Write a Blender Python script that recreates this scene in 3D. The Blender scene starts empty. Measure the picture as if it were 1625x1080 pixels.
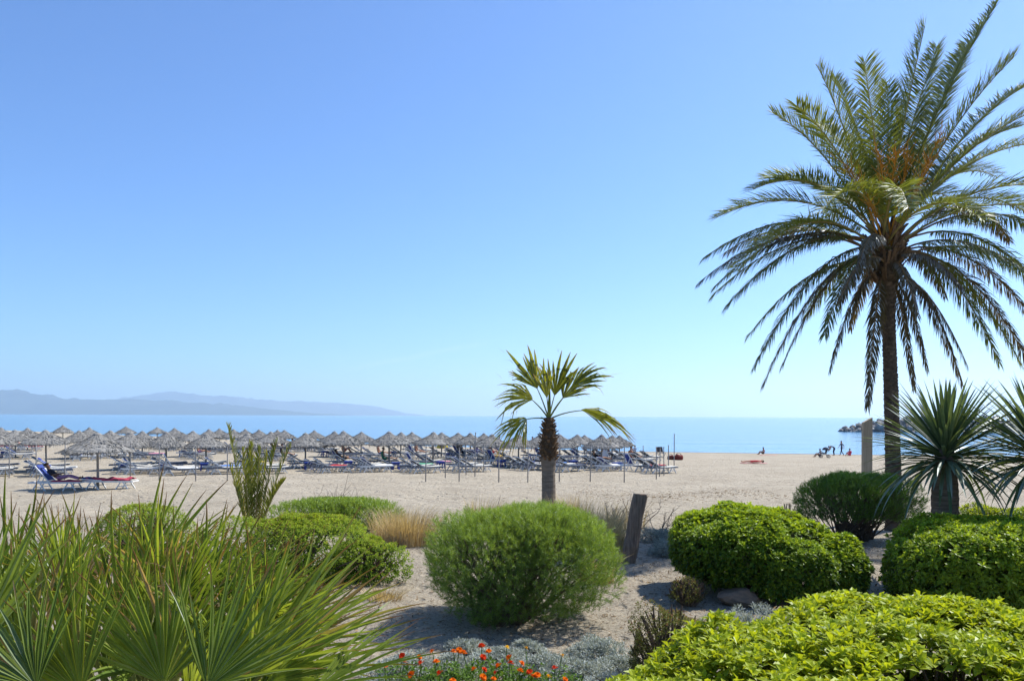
import bpy, bmesh, math, random
import numpy as np
from mathutils import Vector, Matrix, noise as mnoise

# ------------------------------------------------------------------ scene, camera, light
scene = bpy.context.scene
COL = scene.collection
R = math.radians
FPX = 1275.0                      # focal length in photo pixels (photo 1625 wide)
CAMZ = 3.24
HAZE = 0.75e-4
SUN_AZ, SUN_EL = R(56), R(52)     # azimuth from +Y towards +X

cam_d = bpy.data.cameras.new("camera")
cam = bpy.data.objects.new("camera", cam_d)
COL.objects.link(cam)
cam.location = (0, 0, CAMZ)
cam.rotation_euler = (R(90), -0.0042, 0)
cam_d.sensor_width = 36.0
cam_d.lens = 36.0 * FPX / 1625.0
cam_d.shift_y = 119.5 / 1625.0
cam_d.clip_start = 0.05
cam_d.clip_end = 60000
scene.camera = cam

world = bpy.data.worlds.new("World")
scene.world = world
world.use_nodes = True
wn = world.node_tree.nodes; wl = world.node_tree.links
for n in list(wn): wn.remove(n)
w_out = wn.new("ShaderNodeOutputWorld")
w_bg = wn.new("ShaderNodeBackground")
w_sky = wn.new("ShaderNodeTexSky")
w_sky.sky_type = 'NISHITA'
w_sky.sun_disc = False
w_sky.sun_elevation = SUN_EL
w_sky.sun_rotation = SUN_AZ
w_sky.altitude = 0
w_sky.air_density = 1.0
w_sky.dust_density = 0.35
w_sky.ozone_density = 3.6
w_bg.inputs[1].default_value = 0.081
w_tint = wn.new("ShaderNodeMix"); w_tint.data_type = 'RGBA'; w_tint.blend_type = 'MULTIPLY'
w_tint.inputs[0].default_value = 1.0
w_tint.inputs[7].default_value = (0.66, 0.955, 1.32, 1)
wl.new(w_sky.outputs[0], w_tint.inputs[6])

# thin contrail high over the sea, defined by direction in the sky
def sky_dir(px, py):
    v = Vector(((px - 812.5) / FPX, 1.0, (659.5 - py) / FPX)); return v.normalized()
dA, dB = sky_dir(560, 585), sky_dir(790, 539)
nrm = dA.cross(dB).normalized(); along = (dB - dA).normalized()
w_tc = wn.new("ShaderNodeTexCoord")
def wmath(op, a=None, b=None, c=None):
    m = wn.new("ShaderNodeMath"); m.operation = op
    for i, v in enumerate((a, b, c)):
        if v is None: continue
        if isinstance(v, (int, float)): m.inputs[i].default_value = v
        else: wl.new(v, m.inputs[i])
    return m.outputs[0]
def wdot(vec):
    m = wn.new("ShaderNodeVectorMath"); m.operation = 'DOT_PRODUCT'
    wl.new(w_tc.outputs['Generated'], m.inputs[0]); m.inputs[1].default_value = vec
    return m.outputs['Value']
def wrange(v, a, b, c, d):
    m = wn.new("ShaderNodeMapRange"); m.interpolation_type = 'SMOOTHSTEP'
    wl.new(v, m.inputs[0])
    for i, x in enumerate((a, b, c, d)): m.inputs[i + 1].default_value = x
    return m.outputs[0]
w_noise = wn.new("ShaderNodeTexNoise"); w_noise.inputs['Scale'].default_value = 60
wl.new(w_tc.outputs['Generated'], w_noise.inputs['Vector'])
w_noise2 = wn.new("ShaderNodeTexNoise"); w_noise2.inputs['Scale'].default_value = 14
wl.new(w_tc.outputs['Generated'], w_noise2.inputs['Vector'])
dist = wmath('ABSOLUTE', wmath('ADD', wdot(nrm), wmath('MULTIPLY', wmath('SUBTRACT', w_noise2.outputs[0], 0.5), 0.006)))
band = wrange(dist, 0.0, 0.0045, 1.0, 0.0)
ua, ub = dA.dot(along), dB.dot(along)
ends = wmath('MULTIPLY', wrange(wdot(along), ua - .03, ua + .04, 0, 1), wrange(wdot(along), ub - .05, ub + .01, 1, 0))
front = wmath('GREATER_THAN', wdot(Vector((0, 1, 0))), 0.0)
mask = wmath('MULTIPLY', wmath('MULTIPLY', band, ends), wmath('MULTIPLY', wmath('MULTIPLY', w_noise.outputs[0], front), 0.16))
w_mix = wn.new("ShaderNodeMix"); w_mix.data_type = 'RGBA'
wl.new(mask, w_mix.inputs[0]); wl.new(w_tint.outputs[2], w_mix.inputs[6])
w_mix.inputs[7].default_value = (9, 9.4, 9.8, 1)
wl.new(w_mix.outputs[2], w_bg.inputs[0])
wl.new(w_bg.outputs[0], w_out.inputs[0])

sun_d = bpy.data.lights.new("sun", 'SUN')
sun_d.energy = 4.4
sun_d.angle = R(0.53)
sun_d.color = (1.0, 0.955, 0.88)
sun = bpy.data.objects.new("sun", sun_d)
COL.objects.link(sun)
sv = Vector((math.sin(SUN_AZ) * math.cos(SUN_EL), math.cos(SUN_AZ) * math.cos(SUN_EL), math.sin(SUN_EL)))
sun.rotation_euler = (-sv).to_track_quat('-Z', 'Y').to_euler()
sun.location = sv * 60

vs = scene.view_settings
vs.view_transform = 'Standard'; vs.look = 'None'; vs.gamma = 1.0; vs.exposure = 0.79
vs.use_curve_mapping = False
scene.cycles.max_bounces = 8
scene.cycles.transparent_max_bounces = 8
scene.cycles.volume_bounces = 2

# ------------------------------------------------------------------ helpers
rng = np.random.RandomState(7)

def hor(px): return 659.5 + (px - 812.5) * 0.0042
def W(px, py, D):
    """a point of the place seen at photo pixel (px, py) that lies D metres ahead"""
    return Vector(((px - 812.5) / FPX * D, D, CAMZ + (hor(px) - py) / FPX * D))
def XD(px, D): return (px - 812.5) / FPX * D

def tag(o, label=None, cat=None, group=None, kind=None):
    if label: o["label"] = label
    if cat: o["category"] = cat
    if group: o["group"] = group
    if kind: o["kind"] = kind
    return o
def thing(name, loc, label, cat, group=None, rz=0.0):
    o = bpy.data.objects.new(name, None); COL.objects.link(o)
    o.empty_display_size = 0.1
    o.location = loc; o.rotation_euler = (0, 0, rz)
    return tag(o, label, cat, group)
def obj(name, me, parent=None, loc=None):
    o = bpy.data.objects.new(name, me); COL.objects.link(o)
    if parent is not None: o.parent = parent
    if loc is not None: o.location = loc
    return o
def copy_tree(o, parent=None):
    c = o.copy(); COL.objects.link(c); c.parent = parent
    for ch in o.children: copy_tree(ch, c)
    return c

class MB:
    """collects vertices, faces and per-vertex attributes into one mesh"""
    def __init__(s): s.V = []; s.F = []; s.T = []; s.Rn = []; s.n = 0; s.M = []
    def add(s, V, F, t=0.0, r=0.5, m=0):
        V = np.asarray(V, float).reshape(-1, 3); k = len(V)
        s.V.append(V)
        s.T.append(np.broadcast_to(np.asarray(t, float), (k,)).copy())
        s.Rn.append(np.broadcast_to(np.asarray(r, float), (k,)).copy())
        if isinstance(F, np.ndarray):
            s.F.append(F + s.n); s.M.append(np.full(len(F), m, int))
        else:
            by = {}
            for f in F: by.setdefault(len(f), []).append(f)
            for kk, fl in by.items():
                s.F.append(np.asarray(fl, int) + s.n); s.M.append(np.full(len(fl), m, int))
        s.n += k
    def mesh(s, name, mats, smooth=False):
        V = np.concatenate(s.V); me = bpy.data.meshes.new(name)
        me.vertices.add(len(V)); me.vertices.foreach_set("co", V.ravel())
        loops = np.concatenate([f.ravel() for f in s.F])
        tot = np.concatenate([np.full(len(f), f.shape[1], int) for f in s.F])
        start = np.concatenate([[0], np.cumsum(tot)[:-1]])
        me.loops.add(len(loops)); me.loops.foreach_set("vertex_index", loops.astype(np.int32))
        me.polygons.add(len(tot))
        me.polygons.foreach_set("loop_start", start.astype(np.int32))
        me.polygons.foreach_set("loop_total", tot.astype(np.int32))
        me.polygons.foreach_set("material_index", np.concatenate(s.M).astype(np.int32))
        me.polygons.foreach_set("use_smooth", np.full(len(tot), smooth, bool))
        a = me.attributes.new("t", 'FLOAT', 'POINT'); a.data.foreach_set("value", np.concatenate(s.T).astype(np.float32))
        a = me.attributes.new("rnd", 'FLOAT', 'POINT'); a.data.foreach_set("value", np.concatenate(s.Rn).astype(np.float32))
        for m in (mats if isinstance(mats, (list, tuple)) else [mats]): me.materials.append(m)
        me.update(calc_edges=True); me.validate()
        return me
    # --- simple shapes
    def box(s, c, size, rot=None, t=0.0, r=0.5, m=0, taper=1.0):
        hx, hy, hz = [q / 2 for q in size]
        P = np.array([(x * hx * (taper if z > 0 else 1), y * hy * (taper if z > 0 else 1), z * hz) for z in (-1, 1) for x, y in ((-1, -1), (1, -1), (1, 1), (-1, 1))])
        if rot is not None: P = P @ np.array(rot.to_3x3()).T
        P = P + np.array(c)
        s.add(P, [(3, 2, 1, 0), (4, 5, 6, 7), (0, 1, 5, 4), (1, 2, 6, 5), (2, 3, 7, 6), (3, 0, 4, 7)], t, r, m)
    def bar(s, a, b, w, h=None, t=0.0, r=0.5, m=0, up=(0, 0, 1)):
        a = Vector(a); b = Vector(b); d = b - a; L = d.length
        z = d.normalized(); x = Vector(up).cross(z)
        if x.length < 1e-4: x = Vector((1, 0, 0))
        x.normalize(); y = z.cross(x)
        M = Matrix((x, y, z)).transposed()
        s.box((a + b) / 2, (w, h or w, L), M, t, r, m)
    def tube(s, pts, rad, n=8, t=None, r=0.5, m=0, cap=True):
        pts = np.asarray(pts, float); k = len(pts)
        rad = np.broadcast_to(np.asarray(rad, float), (k,))
        T = np.gradient(pts, axis=0); T /= np.linalg.norm(T, axis=1)[:, None] + 1e-9
        ref = np.array([0, 0, 1.0]) if abs(T[0, 2]) < .9 else np.array([1.0, 0, 0])
        A = np.cross(T, ref); A /= np.linalg.norm(A, axis=1)[:, None] + 1e-9
        B = np.cross(T, A)
        an = np.arange(n) / n * 2 * math.pi
        V = pts[:, None, :] + rad[:, None, None] * (A[:, None, :] * np.cos(an)[None, :, None] + B[:, None, :] * np.sin(an)[None, :, None])
        i = np.arange(k - 1)[:, None] * n; j = np.arange(n)[None, :]; j2 = (j + 1) % n
        F = np.stack([i + j, i + j2, i + n + j2, i + n + j], -1).reshape(-1, 4)
        tt = np.repeat(np.linspace(0, 1, k) if t is None else np.broadcast_to(t, (k,)), n)
        s.add(V.reshape(-1, 3), F, tt, r, m)
        if cap:
            b0 = s.n - k * n
            s.F.append(np.array([list(range(b0, b0 + n))[::-1]])); s.M.append(np.array([m]))
            s.F.append(np.array([list(range(b0 + (k - 1) * n, b0 + k * n))])); s.M.append(np.array([m]))
    def ellipsoid(s, c, rad, nu=10, nv=6, m=0, r=0.5, zmin=-1.0):
        u = np.arange(nu) / nu * 2 * math.pi
        v = np.linspace(math.asin(max(zmin, -0.999)), math.pi / 2 - .03, nv)
        P = np.stack([np.outer(np.cos(v), np.cos(u)), np.outer(np.cos(v), np.sin(u)), np.outer(np.sin(v), np.ones(nu))], -1) * np.array(rad) + np.array(c)
        i = np.arange(nv - 1)[:, None] * nu; j = np.arange(nu)[None, :]; j2 = (j + 1) % nu
        F = np.stack([i + j, i + j2, i + nu + j2, i + nu + j], -1).reshape(-1, 4)
        b = s.n
        s.add(P.reshape(-1, 3), F, 0, r, m)
        s.F.append(np.array([list(range(b + (nv - 1) * nu, b + nv * nu))])); s.M.append(np.array([m]))
        s.F.append(np.array([list(range(b, b + nu))[::-1]])); s.M.append(np.array([m]))

def nrmz(a): return a / (np.linalg.norm(a, axis=-1, keepdims=True) + 1e-9)

# ------------------------------------------------------------------ materials
def new_mat(name):
    m = bpy.data.materials.new(name); m.use_nodes = True
    nt = m.node_tree; nt.nodes.clear()
    return m, nt, nt.nodes, nt.links
def nd(nt, typ, **kw):
    n = nt.nodes.new(typ)
    for k, v in kw.items(): setattr(n, k, v)
    return n
def ramp(nt, fac, stops):
    n = nt.nodes.new("ShaderNodeValToRGB"); e = n.color_ramp.elements
    while len(e) < len(stops): e.new(0.5)
    for i, (p, c) in enumerate(stops):
        e[i].position = p; e[i].color = (*c, 1)
    nt.links.new(fac, n.inputs[0]); return n.outputs[0]
def noise_node(nt, scale, detail=4, rough=0.55, coord='Object', stretch=None):
    tc = nt.nodes.new("ShaderNodeTexCoord"); out = tc.outputs[coord]
    if stretch:
        mp = nt.nodes.new("ShaderNodeMapping"); mp.inputs['Scale'].default_value = stretch
        nt.links.new(out, mp.inputs[0]); out = mp.outputs[0]
    n = nt.nodes.new("ShaderNodeTexNoise"); n.inputs['Scale'].default_value = scale
    n.inputs['Detail'].default_value = detail; n.inputs['Roughness'].default_value = rough
    nt.links.new(out, n.inputs['Vector']); return n.outputs[0]
def mixc(nt, fac, a, b, blend='MIX'):
    n = nt.nodes.new("ShaderNodeMix"); n.data_type = 'RGBA'; n.blend_type = blend
    for sock, v in ((n.inputs[0], fac), (n.inputs[6], a), (n.inputs[7], b)):
        if isinstance(v, (int, float)): sock.default_value = v
        elif isinstance(v, tuple): sock.default_value = (*v, 1)
        else: nt.links.new(v, sock)
    return n.outputs[2]
def attr(nt, name):
    n = nt.nodes.new("ShaderNodeAttribute"); n.attribute_name = name; return n.outputs['Fac']

def leaf_mat(name, dark, light, tip=None, tip_start=0.75, transl=0.4, gloss=0.12, rough=0.4, dry=None, dry_amt=0.0):
    """two-sided leaf: diffuse + light shining through + a waxy sheen; the colour varies leaf by leaf"""
    m, nt, N, L = new_mat(name)
    rn = attr(nt, "rnd"); t = attr(nt, "t")
    c = ramp(nt, rn, [(0.0, dark), (1.0, light)] if not dry else [(0.0, dark), (max(.01, 1 - dry_amt - .04), light), (1 - dry_amt, dry), (1.0, tuple(q * 1.25 for q in dry))])
    if tip:
        f = ramp(nt, t, [(tip_start, (0, 0, 0)), (min(1.0, tip_start + .17), (1, 1, 1))])
        c = mixc(nt, f, c, tip)
    nz = noise_node(nt, 9.0, 3)
    c = mixc(nt, 1.0, c, ramp(nt, nz, [(0.3, (.78, .78, .78)), (0.7, (1.15, 1.15, 1.15))]), 'MULTIPLY')
    df = nd(nt, "ShaderNodeBsdfDiffuse"); tr = nd(nt, "ShaderNodeBsdfTranslucent"); gl = nd(nt, "ShaderNodeBsdfGlossy")
    L.new(c, df.inputs[0])
    tc = mixc(nt, 1.0, c, (1.25, 1.12, 0.5), 'MULTIPLY'); L.new(tc, tr.inputs[0])
    gl.inputs['Roughness'].default_value = rough; gl.inputs[0].default_value = (.9, .95, 1, 1)
    m1 = nd(nt, "ShaderNodeMixShader"); m1.inputs[0].default_value = transl
    L.new(df.outputs[0], m1.inputs[1]); L.new(tr.outputs[0], m1.inputs[2])
    fr = nd(nt, "ShaderNodeFresnel"); fr.inputs[0].default_value = 1.45
    mu = nd(nt, "ShaderNodeMath", operation='MULTIPLY'); L.new(fr.outputs[0], mu.inputs[0]); mu.inputs[1].default_value = gloss * 3.2
    mu.use_clamp = True
    m2 = nd(nt, "ShaderNodeMixShader"); L.new(mu.outputs[0], m2.inputs[0])
    L.new(m1.outputs[0], m2.inputs[1]); L.new(gl.outputs[0], m2.inputs[2])
    o = nd(nt, "ShaderNodeOutputMaterial"); L.new(m2.outputs[0], o.inputs[0])
    return m

def solid_mat(name, a, b=None, scale=8.0, rough=0.7, bump=0.0, bscale=30.0, stretch=None, metal=0.0, spec=0.3, use_rnd=0.0):
    m, nt, N, L = new_mat(name)
    p = nd(nt, "ShaderNodeBsdfPrincipled"); o = nd(nt, "ShaderNodeOutputMaterial"); L.new(p.outputs[0], o.inputs[0])
    b = b or tuple(q * .75 for q in a)
    c = ramp(nt, noise_node(nt, scale, 5, .6, stretch=stretch), [(0.3, b), (0.7, a)])
    if use_rnd:
        c = mixc(nt, 1.0, c, ramp(nt, attr(nt, "rnd"), [(0, (1 - use_rnd,) * 3), (1, (1 + use_rnd,) * 3)]), 'MULTIPLY')
    L.new(c, p.inputs['Base Color'])
    p.inputs['Roughness'].default_value = rough; p.inputs['Metallic'].default_value = metal
    p.inputs['Specular IOR Level'].default_value = spec
    if bump:
        bn = nd(nt, "ShaderNodeBump"); bn.inputs['Strength'].default_value = bump; bn.inputs['Distance'].default_value = 0.02
        L.new(noise_node(nt, bscale, 6, .65, stretch=stretch), bn.inputs['Height']); L.new(bn.outputs[0], p.inputs['Normal'])
    return m

# ------------------------------------------------------------------ ground
SHX = np.array([-900, -400, -150, -75, -26, 16, 46, 100, 300, 900.])
SHY = np.array([900, 470, 236, 172, 132, 109, 102, 97, 92, 90.])
def shore_y(x): return np.interp(x, SHX, SHY)
def sstep(a, b, x):
    t = np.clip((x - a) / (b - a), 0, 1); return t * t * (3 - 2 * t)
SEA_Z = -1.5
def ground_z(x, y):
    x = np.asarray(x, float); y = np.asarray(y, float)
    z = 0.64 - 0.42 * sstep(14, 30, y) - 0.22 * sstep(30, 44, y)
    d = shore_y(x) - y
    z = z - 1.5 * np.clip(1 - d / 62.0, 0, 1) ** 1.15 - np.clip(-d, 0, 20) * 0.06
    near = sstep(60, 20, y)
    z = z + near * (0.035 * np.sin(x * 1.3 + 1.1 * np.sin(y * .9)) * np.sin(y * 1.1 + .6) + 0.02 * np.sin(x * 3.1 + y * 2.3))
    z = z + sstep(18, 26, y) * sstep(90, 60, y) * 0.03 * np.sin(x * .9 + 2 * np.sin(y * .35)) * np.sin(y * .8)
    return z
def gz(x, y): return float(ground_z(x, y))

def axis(vals): return np.unique(np.round(np.concatenate(vals), 2))
gx = axis([np.arange(-24, 24, .2), np.arange(-80, 80, 1.0), np.arange(-900, 901, 10.0)])
gy = axis([np.arange(-2, 46, .2), np.arange(46, 190, 1.0), np.arange(-300, 901, 10.0)])
X, Y = np.meshgrid(gx, gy)
Z = ground_z(X, Y)
fine = sstep(60, 35, Y)
hn = rng.rand(*X.shape) - .5
Z = Z + fine * hn * 0.012
nx = len(gx); ny = len(gy)
i = np.arange(ny - 1)[:, None] * nx; j = np.arange(nx - 1)[None, :]
F = np.stack([i + j, i + j + 1, i + nx + j + 1, i + nx + j], -1).reshape(-1, 4)
g = MB(); g.add(np.stack([X, Y, Z], -1).reshape(-1, 3), F)
m, nt, N, L = new_mat("beach_sand")
p = nd(nt, "ShaderNodeBsdfPrincipled"); o = nd(nt, "ShaderNodeOutputMaterial"); L.new(p.outputs[0], o.inputs[0])
geo = nd(nt, "ShaderNodeNewGeometry"); sep = nd(nt, "ShaderNodeSeparateXYZ"); L.new(geo.outputs['Position'], sep.inputs[0])
big = noise_node(nt, .35, 5, .6); fin = noise_node(nt, 60, 6, .7); mid = noise_node(nt, 3.0, 6, .65)
sand = ramp(nt, big, [(0.3, (.345, .30, .226)), (0.7, (.44, .388, .30))])
sand = mixc(nt, 1.0, sand, ramp(nt, mid, [(0.3, (.86, .85, .84)), (0.65, (1.08, 1.08, 1.08))]), 'MULTIPLY')
sand = mixc(nt, 1.0, sand, ramp(nt, fin, [(0.35, (.66, .65, .64)), (0.6, (1.08, 1.08, 1.08))]), 'MULTIPLY')
# leaf litter and grey earth in the garden bed
lit = noise_node(nt, 22, 8, .75)
soil = ramp(nt, lit, [(0.36, (.13, .095, .06)), (0.46, (.33, .285, .215)), (0.7, (.415, .365, .28))])
gm = nd(nt, "ShaderNodeMapRange"); L.new(sep.outputs['Y'], gm.inputs[0])
for k, v in ((1, 24.0), (2, 16.0), (3, 0.0), (4, 1.0)): gm.inputs[k].default_value = v
col = mixc(nt, gm.outputs[0], sand, soil)
# wet sand at the waterline
wm = nd(nt, "ShaderNodeMapRange"); L.new(sep.outputs['Z'], wm.inputs[0])
for k, v in ((1, -1.28), (2, -1.46), (3, 0.0), (4, 1.0)): wm.inputs[k].default_value = v
col = mixc(nt, wm.outputs[0], col, (.20, .165, .12))
L.new(col, p.inputs['Base Color']); p.inputs['Roughness'].default_value = .9; p.inputs['Specular IOR Level'].default_value = .15
# trampled relief: footprints and ripples
vor = nd(nt, "ShaderNodeTexVoronoi"); vor.inputs['Scale'].default_value = 3.1
tcn = nd(nt, "ShaderNodeTexCoord"); L.new(tcn.outputs['Object'], vor.inputs['Vector'])
hm = nd(nt, "ShaderNodeMath", operation='MULTIPLY_ADD'); L.new(vor.outputs[0], hm.inputs[0]); hm.inputs[1].default_value = .28; L.new(mid, hm.inputs[2])
hm2 = nd(nt, "ShaderNodeMath", operation='MULTIPLY_ADD'); L.new(fin, hm2.inputs[0]); hm2.inputs[1].default_value = .25; L.new(hm.outputs[0], hm2.inputs[2])
vd = nd(nt, "ShaderNodeTexVoronoi"); vd.inputs['Scale'].default_value = 1.7; mpv = nd(nt, "ShaderNodeMapping"); mpv.inputs['Scale'].default_value = (1.5, 1, 1)
L.new(tcn.outputs['Object'], mpv.inputs[0]); L.new(mpv.outputs[0], vd.inputs['Vector'])
dent = nd(nt, "ShaderNodeMapRange"); dent.interpolation_type = 'SMOOTHSTEP'; L.new(vd.outputs[0], dent.inputs[0])
for k, v in ((1, .10), (2, .26), (3, -.55), (4, 0.0)): dent.inputs[k].default_value = v
hm3 = nd(nt, "ShaderNodeMath", operation='ADD'); L.new(dent.outputs[0], hm3.inputs[0]); L.new(hm2.outputs[0], hm3.inputs[1]); hm2 = hm3
bn = nd(nt, "ShaderNodeBump"); bn.inputs['Strength'].default_value = .9; bn.inputs['Distance'].default_value = .15
L.new(hm2.outputs[0], bn.inputs['Height']); L.new(bn.outputs[0], p.inputs['Normal'])
ground = obj("ground", g.mesh("ground", m, True)); tag(ground, "pale beach sand running into the garden bed", "ground", kind="structure")

# ------------------------------------------------------------------ sea
sx = np.concatenate([-np.geomspace(10, 20500, 46)[::-1], np.geomspace(10, 20500, 46)])
sy = np.concatenate([[60, 80, 90], np.geomspace(100, 22000, 70)])
X, Y = np.meshgrid(sx, sy); nx, ny = len(sx), len(sy)
i = np.arange(ny - 1)[:, None] * nx; j = np.arange(nx - 1)[None, :]
F = np.stack([i + j, i + j + 1, i + nx + j + 1, i + nx + j], -1).reshape(-1, 4)
s = MB(); s.add(np.stack([X, Y, np.full_like(X, SEA_Z)], -1).reshape(-1, 3), F)
m, nt, N, L = new_mat("sea_water")
p = nd(nt, "ShaderNodeBsdfPrincipled"); o = nd(nt, "ShaderNodeOutputMaterial"); L.new(p.outputs[0], o.inputs[0])
wcol = ramp(nt, noise_node(nt, .012, 4, .6, stretch=(.35, 1, 1)), [(.35, (.03, .13, .26)), (.65, (.05, .18, .32))])
L.new(wcol, p.inputs['Base Color']); p.inputs['Roughness'].default_value = .12; p.inputs['IOR'].default_value = 1.33
p.inputs['Specular IOR Level'].default_value = .5
w1 = noise_node(nt, .9, 3, .6, stretch=(.35, 1, 1)); w2 = noise_node(nt, .08, 3, .6, stretch=(.3, 1, 1))
ad = nd(nt, "ShaderNodeMath", operation='MULTIPLY_ADD'); L.new(w2, ad.inputs[0]); ad.inputs[1].default_value = 5.0; L.new(w1, ad.inputs[2])
bn = nd(nt, "ShaderNodeBump"); bn.inputs['Strength'].default_value = .45; bn.inputs['Distance'].default_value = .25
L.new(ad.outputs[0], bn.inputs['Height']); L.new(bn.outputs[0], p.inputs['Normal'])
sea = obj("sea", s.mesh("sea", m, True)); tag(sea, "calm light blue sea reaching the horizon", "sea", kind="structure")

# ------------------------------------------------------------------ far coast: two ridges across the bay
hill_mat = solid_mat("hill_scrub", (.06, .08, .055), (.035, .05, .035), scale=.002, rough=.95, spec=.05)
def ridge(name, label, prof, D, depth, seed):
    pr = np.array(prof, float)
    xs = np.linspace(pr[0, 0], pr[-1, 0], 260)
    hy = np.interp(xs, pr[:, 0], pr[:, 1])
    r = np.random.RandomState(seed)
    k = np.ones(5) / 5
    hy = np.convolve(np.pad(hy, 2, mode='edge'), k, 'valid')
    hy = hy + np.array([1.6 * mnoise.fractal(Vector((q * .03, seed * 3.7, 0)), .8, 2.1, 5) for q in xs])
    v = np.linspace(-1, 1, 25)
    P = np.zeros((len(v), len(xs), 3))
    for a, vv in enumerate(v):
        for b, px in enumerate(xs):
            base = SEA_Z - 1
            Hh = max(0, (hor(px) - hy[b]) / FPX * D) + CAMZ - SEA_Z
            q = Vector((px * .02, vv * 2.4, seed))
            nz = mnoise.fractal(q, .9, 2.0, 6)
            f = max(0, 1 - abs(vv) ** 1.3) * (1 + .45 * nz * (1 if abs(vv) > .12 else 0.15))
            Dd = D + depth * vv
            P[a, b] = ((px - 812.5) / FPX * D, Dd, base + (Hh + 1) * f)
    n1, n2 = len(v), len(xs)
    i = np.arange(n1 - 1)[:, None] * n2; j = np.arange(n2 - 1)[None, :]
    F = np.stack([i + j, i + j + 1, i + n2 + j + 1, i + n2 + j], -1).reshape(-1, 4)
    b = MB(); b.add(P.reshape(-1, 3), F)
    o = obj(name, b.mesh(name, hill_mat, True)); tag(o, label, "hills", kind="structure")
ridge("hills", "nearer hazy blue ridge sloping down to the sea at left",
      [(-420, 655), (-300, 640), (-200, 622), (-100, 626), (-40, 621), (0, 619.5), (25, 620), (55, 625), (90, 632), (120, 633), (160, 634), (225, 633), (300, 639), (380, 644), (440, 650), (490, 655), (540, 657.5)], 14000, 1500, 3)
ridge("hills", "farther pale ridge behind the nearer one",
      [(60, 650), (130, 640), (190, 633), (230, 626), (270, 621), (300, 624), (350, 630), (420, 634), (462, 637), (476, 634), (490, 638), (550, 640), (595, 645), (630, 652), (660, 657.5), (690, 660)], 20000, 1300, 9)

# ------------------------------------------------------------------ breakwater of boulders
rock_mat = solid_mat("grey_boulder", (.30, .285, .26), (.13, .125, .12), scale=.6, rough=.9, bump=.6, bscale=4, use_rnd=.4)
def rock_mesh(name, seed, mat, sub=2):
    bm = bmesh.new(); bmesh.ops.create_icosphere(bm, subdivisions=sub, radius=1)
    rr = random.Random(seed); off = Vector((rr.random() * 50, rr.random() * 50, rr.random() * 50))
    planes = [(Vector((rr.gauss(0, 1), rr.gauss(0, 1), rr.gauss(0, 1))).normalized(), rr.uniform(.55, .85)) for _ in range(9)]
    for v in bm.verts:
        d = v.co.normalized(); k = 1 + .22 * mnoise.noise(d * 1.7 + off) + .07 * mnoise.noise(d * 5 + off)
        for pn, pd in planes:
            q = d.dot(pn)
            if q > 0: k = min(k, pd / q)
        v.co = d * k
    me = bpy.data.meshes.new(name); bm.to_mesh(me); bm.free(); me.materials.append(mat)
    a = me.attributes.new("rnd", 'FLOAT', 'POINT'); a.data.foreach_set("value", np.full(len(me.vertices), rr.random(), np.float32))
    return me
rocks = [rock_mesh("boulder", 100 + k, rock_mat) for k in range(8)]
D0 = 268.0
bw = thing("breakwater", (XD(1335, D0), D0, SEA_Z), "breakwater of heaped grey boulders reaching into the sea at right", "breakwater")
rr = random.Random(4); nb = 0
for k in range(430):
    u = rr.random() ** 1.15
    px = 1331 + u * 420
    w = min(1.0, .25 + (px - 1331) / 75)
    v = rr.uniform(-1, 1)
    hmax = (0.5 + 5.0 * min(1, (px - 1329) / 95) ** .8) * (1 - abs(v) ** 1.4)
    hgt = hmax * rr.uniform(.35, .95)
    if nb >= 300: break
    if v > .35: continue
    sz = rr.uniform(.8, 1.7) * (.6 + .4 * w)
    x = XD(px, D0) - bw.location.x; y = v * 8 * w
    o = obj("boulder", rocks[k % 8], bw, (x, y, hgt - .3)); nb += 1
    o.rotation_euler = (rr.uniform(0, 6.3), rr.uniform(0, 6.3), rr.uniform(0, 6.3))
    o.scale = (sz, sz * rr.uniform(.75, 1.2), sz * rr.uniform(.7, 1))
core = MB()
pts = [(XD(px, D0) - bw.location.x, 1.5, .15 + 3.6 * min(1, (px - 1329) / 110)) for px in np.linspace(1333, 1760, 24)]
pts = np.array(pts)
core.tube(np.c_[pts[:, 0], pts[:, 1], pts[:, 2] * 0], pts[:, 2] * .95, n=12)
obj("rubble_core", core.mesh("rubble_core", rock_mat), bw)

# ------------------------------------------------------------------ buoy
buoy_mat = solid_mat("dark_buoy", (.04, .05, .07), rough=.5)
pb = W(99, 682, 262)
b = MB(); b.ellipsoid((0, 0, .2), (.42, .42, .42)); b.tube([(0, 0, .5), (0, 0, .95)], [.1, .05])
o = obj("buoy", b.mesh("buoy", buoy_mat, True), loc=(pb.x, pb.y, SEA_Z)); tag(o, "small dark buoy floating off the beach at left", "buoy")

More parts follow.
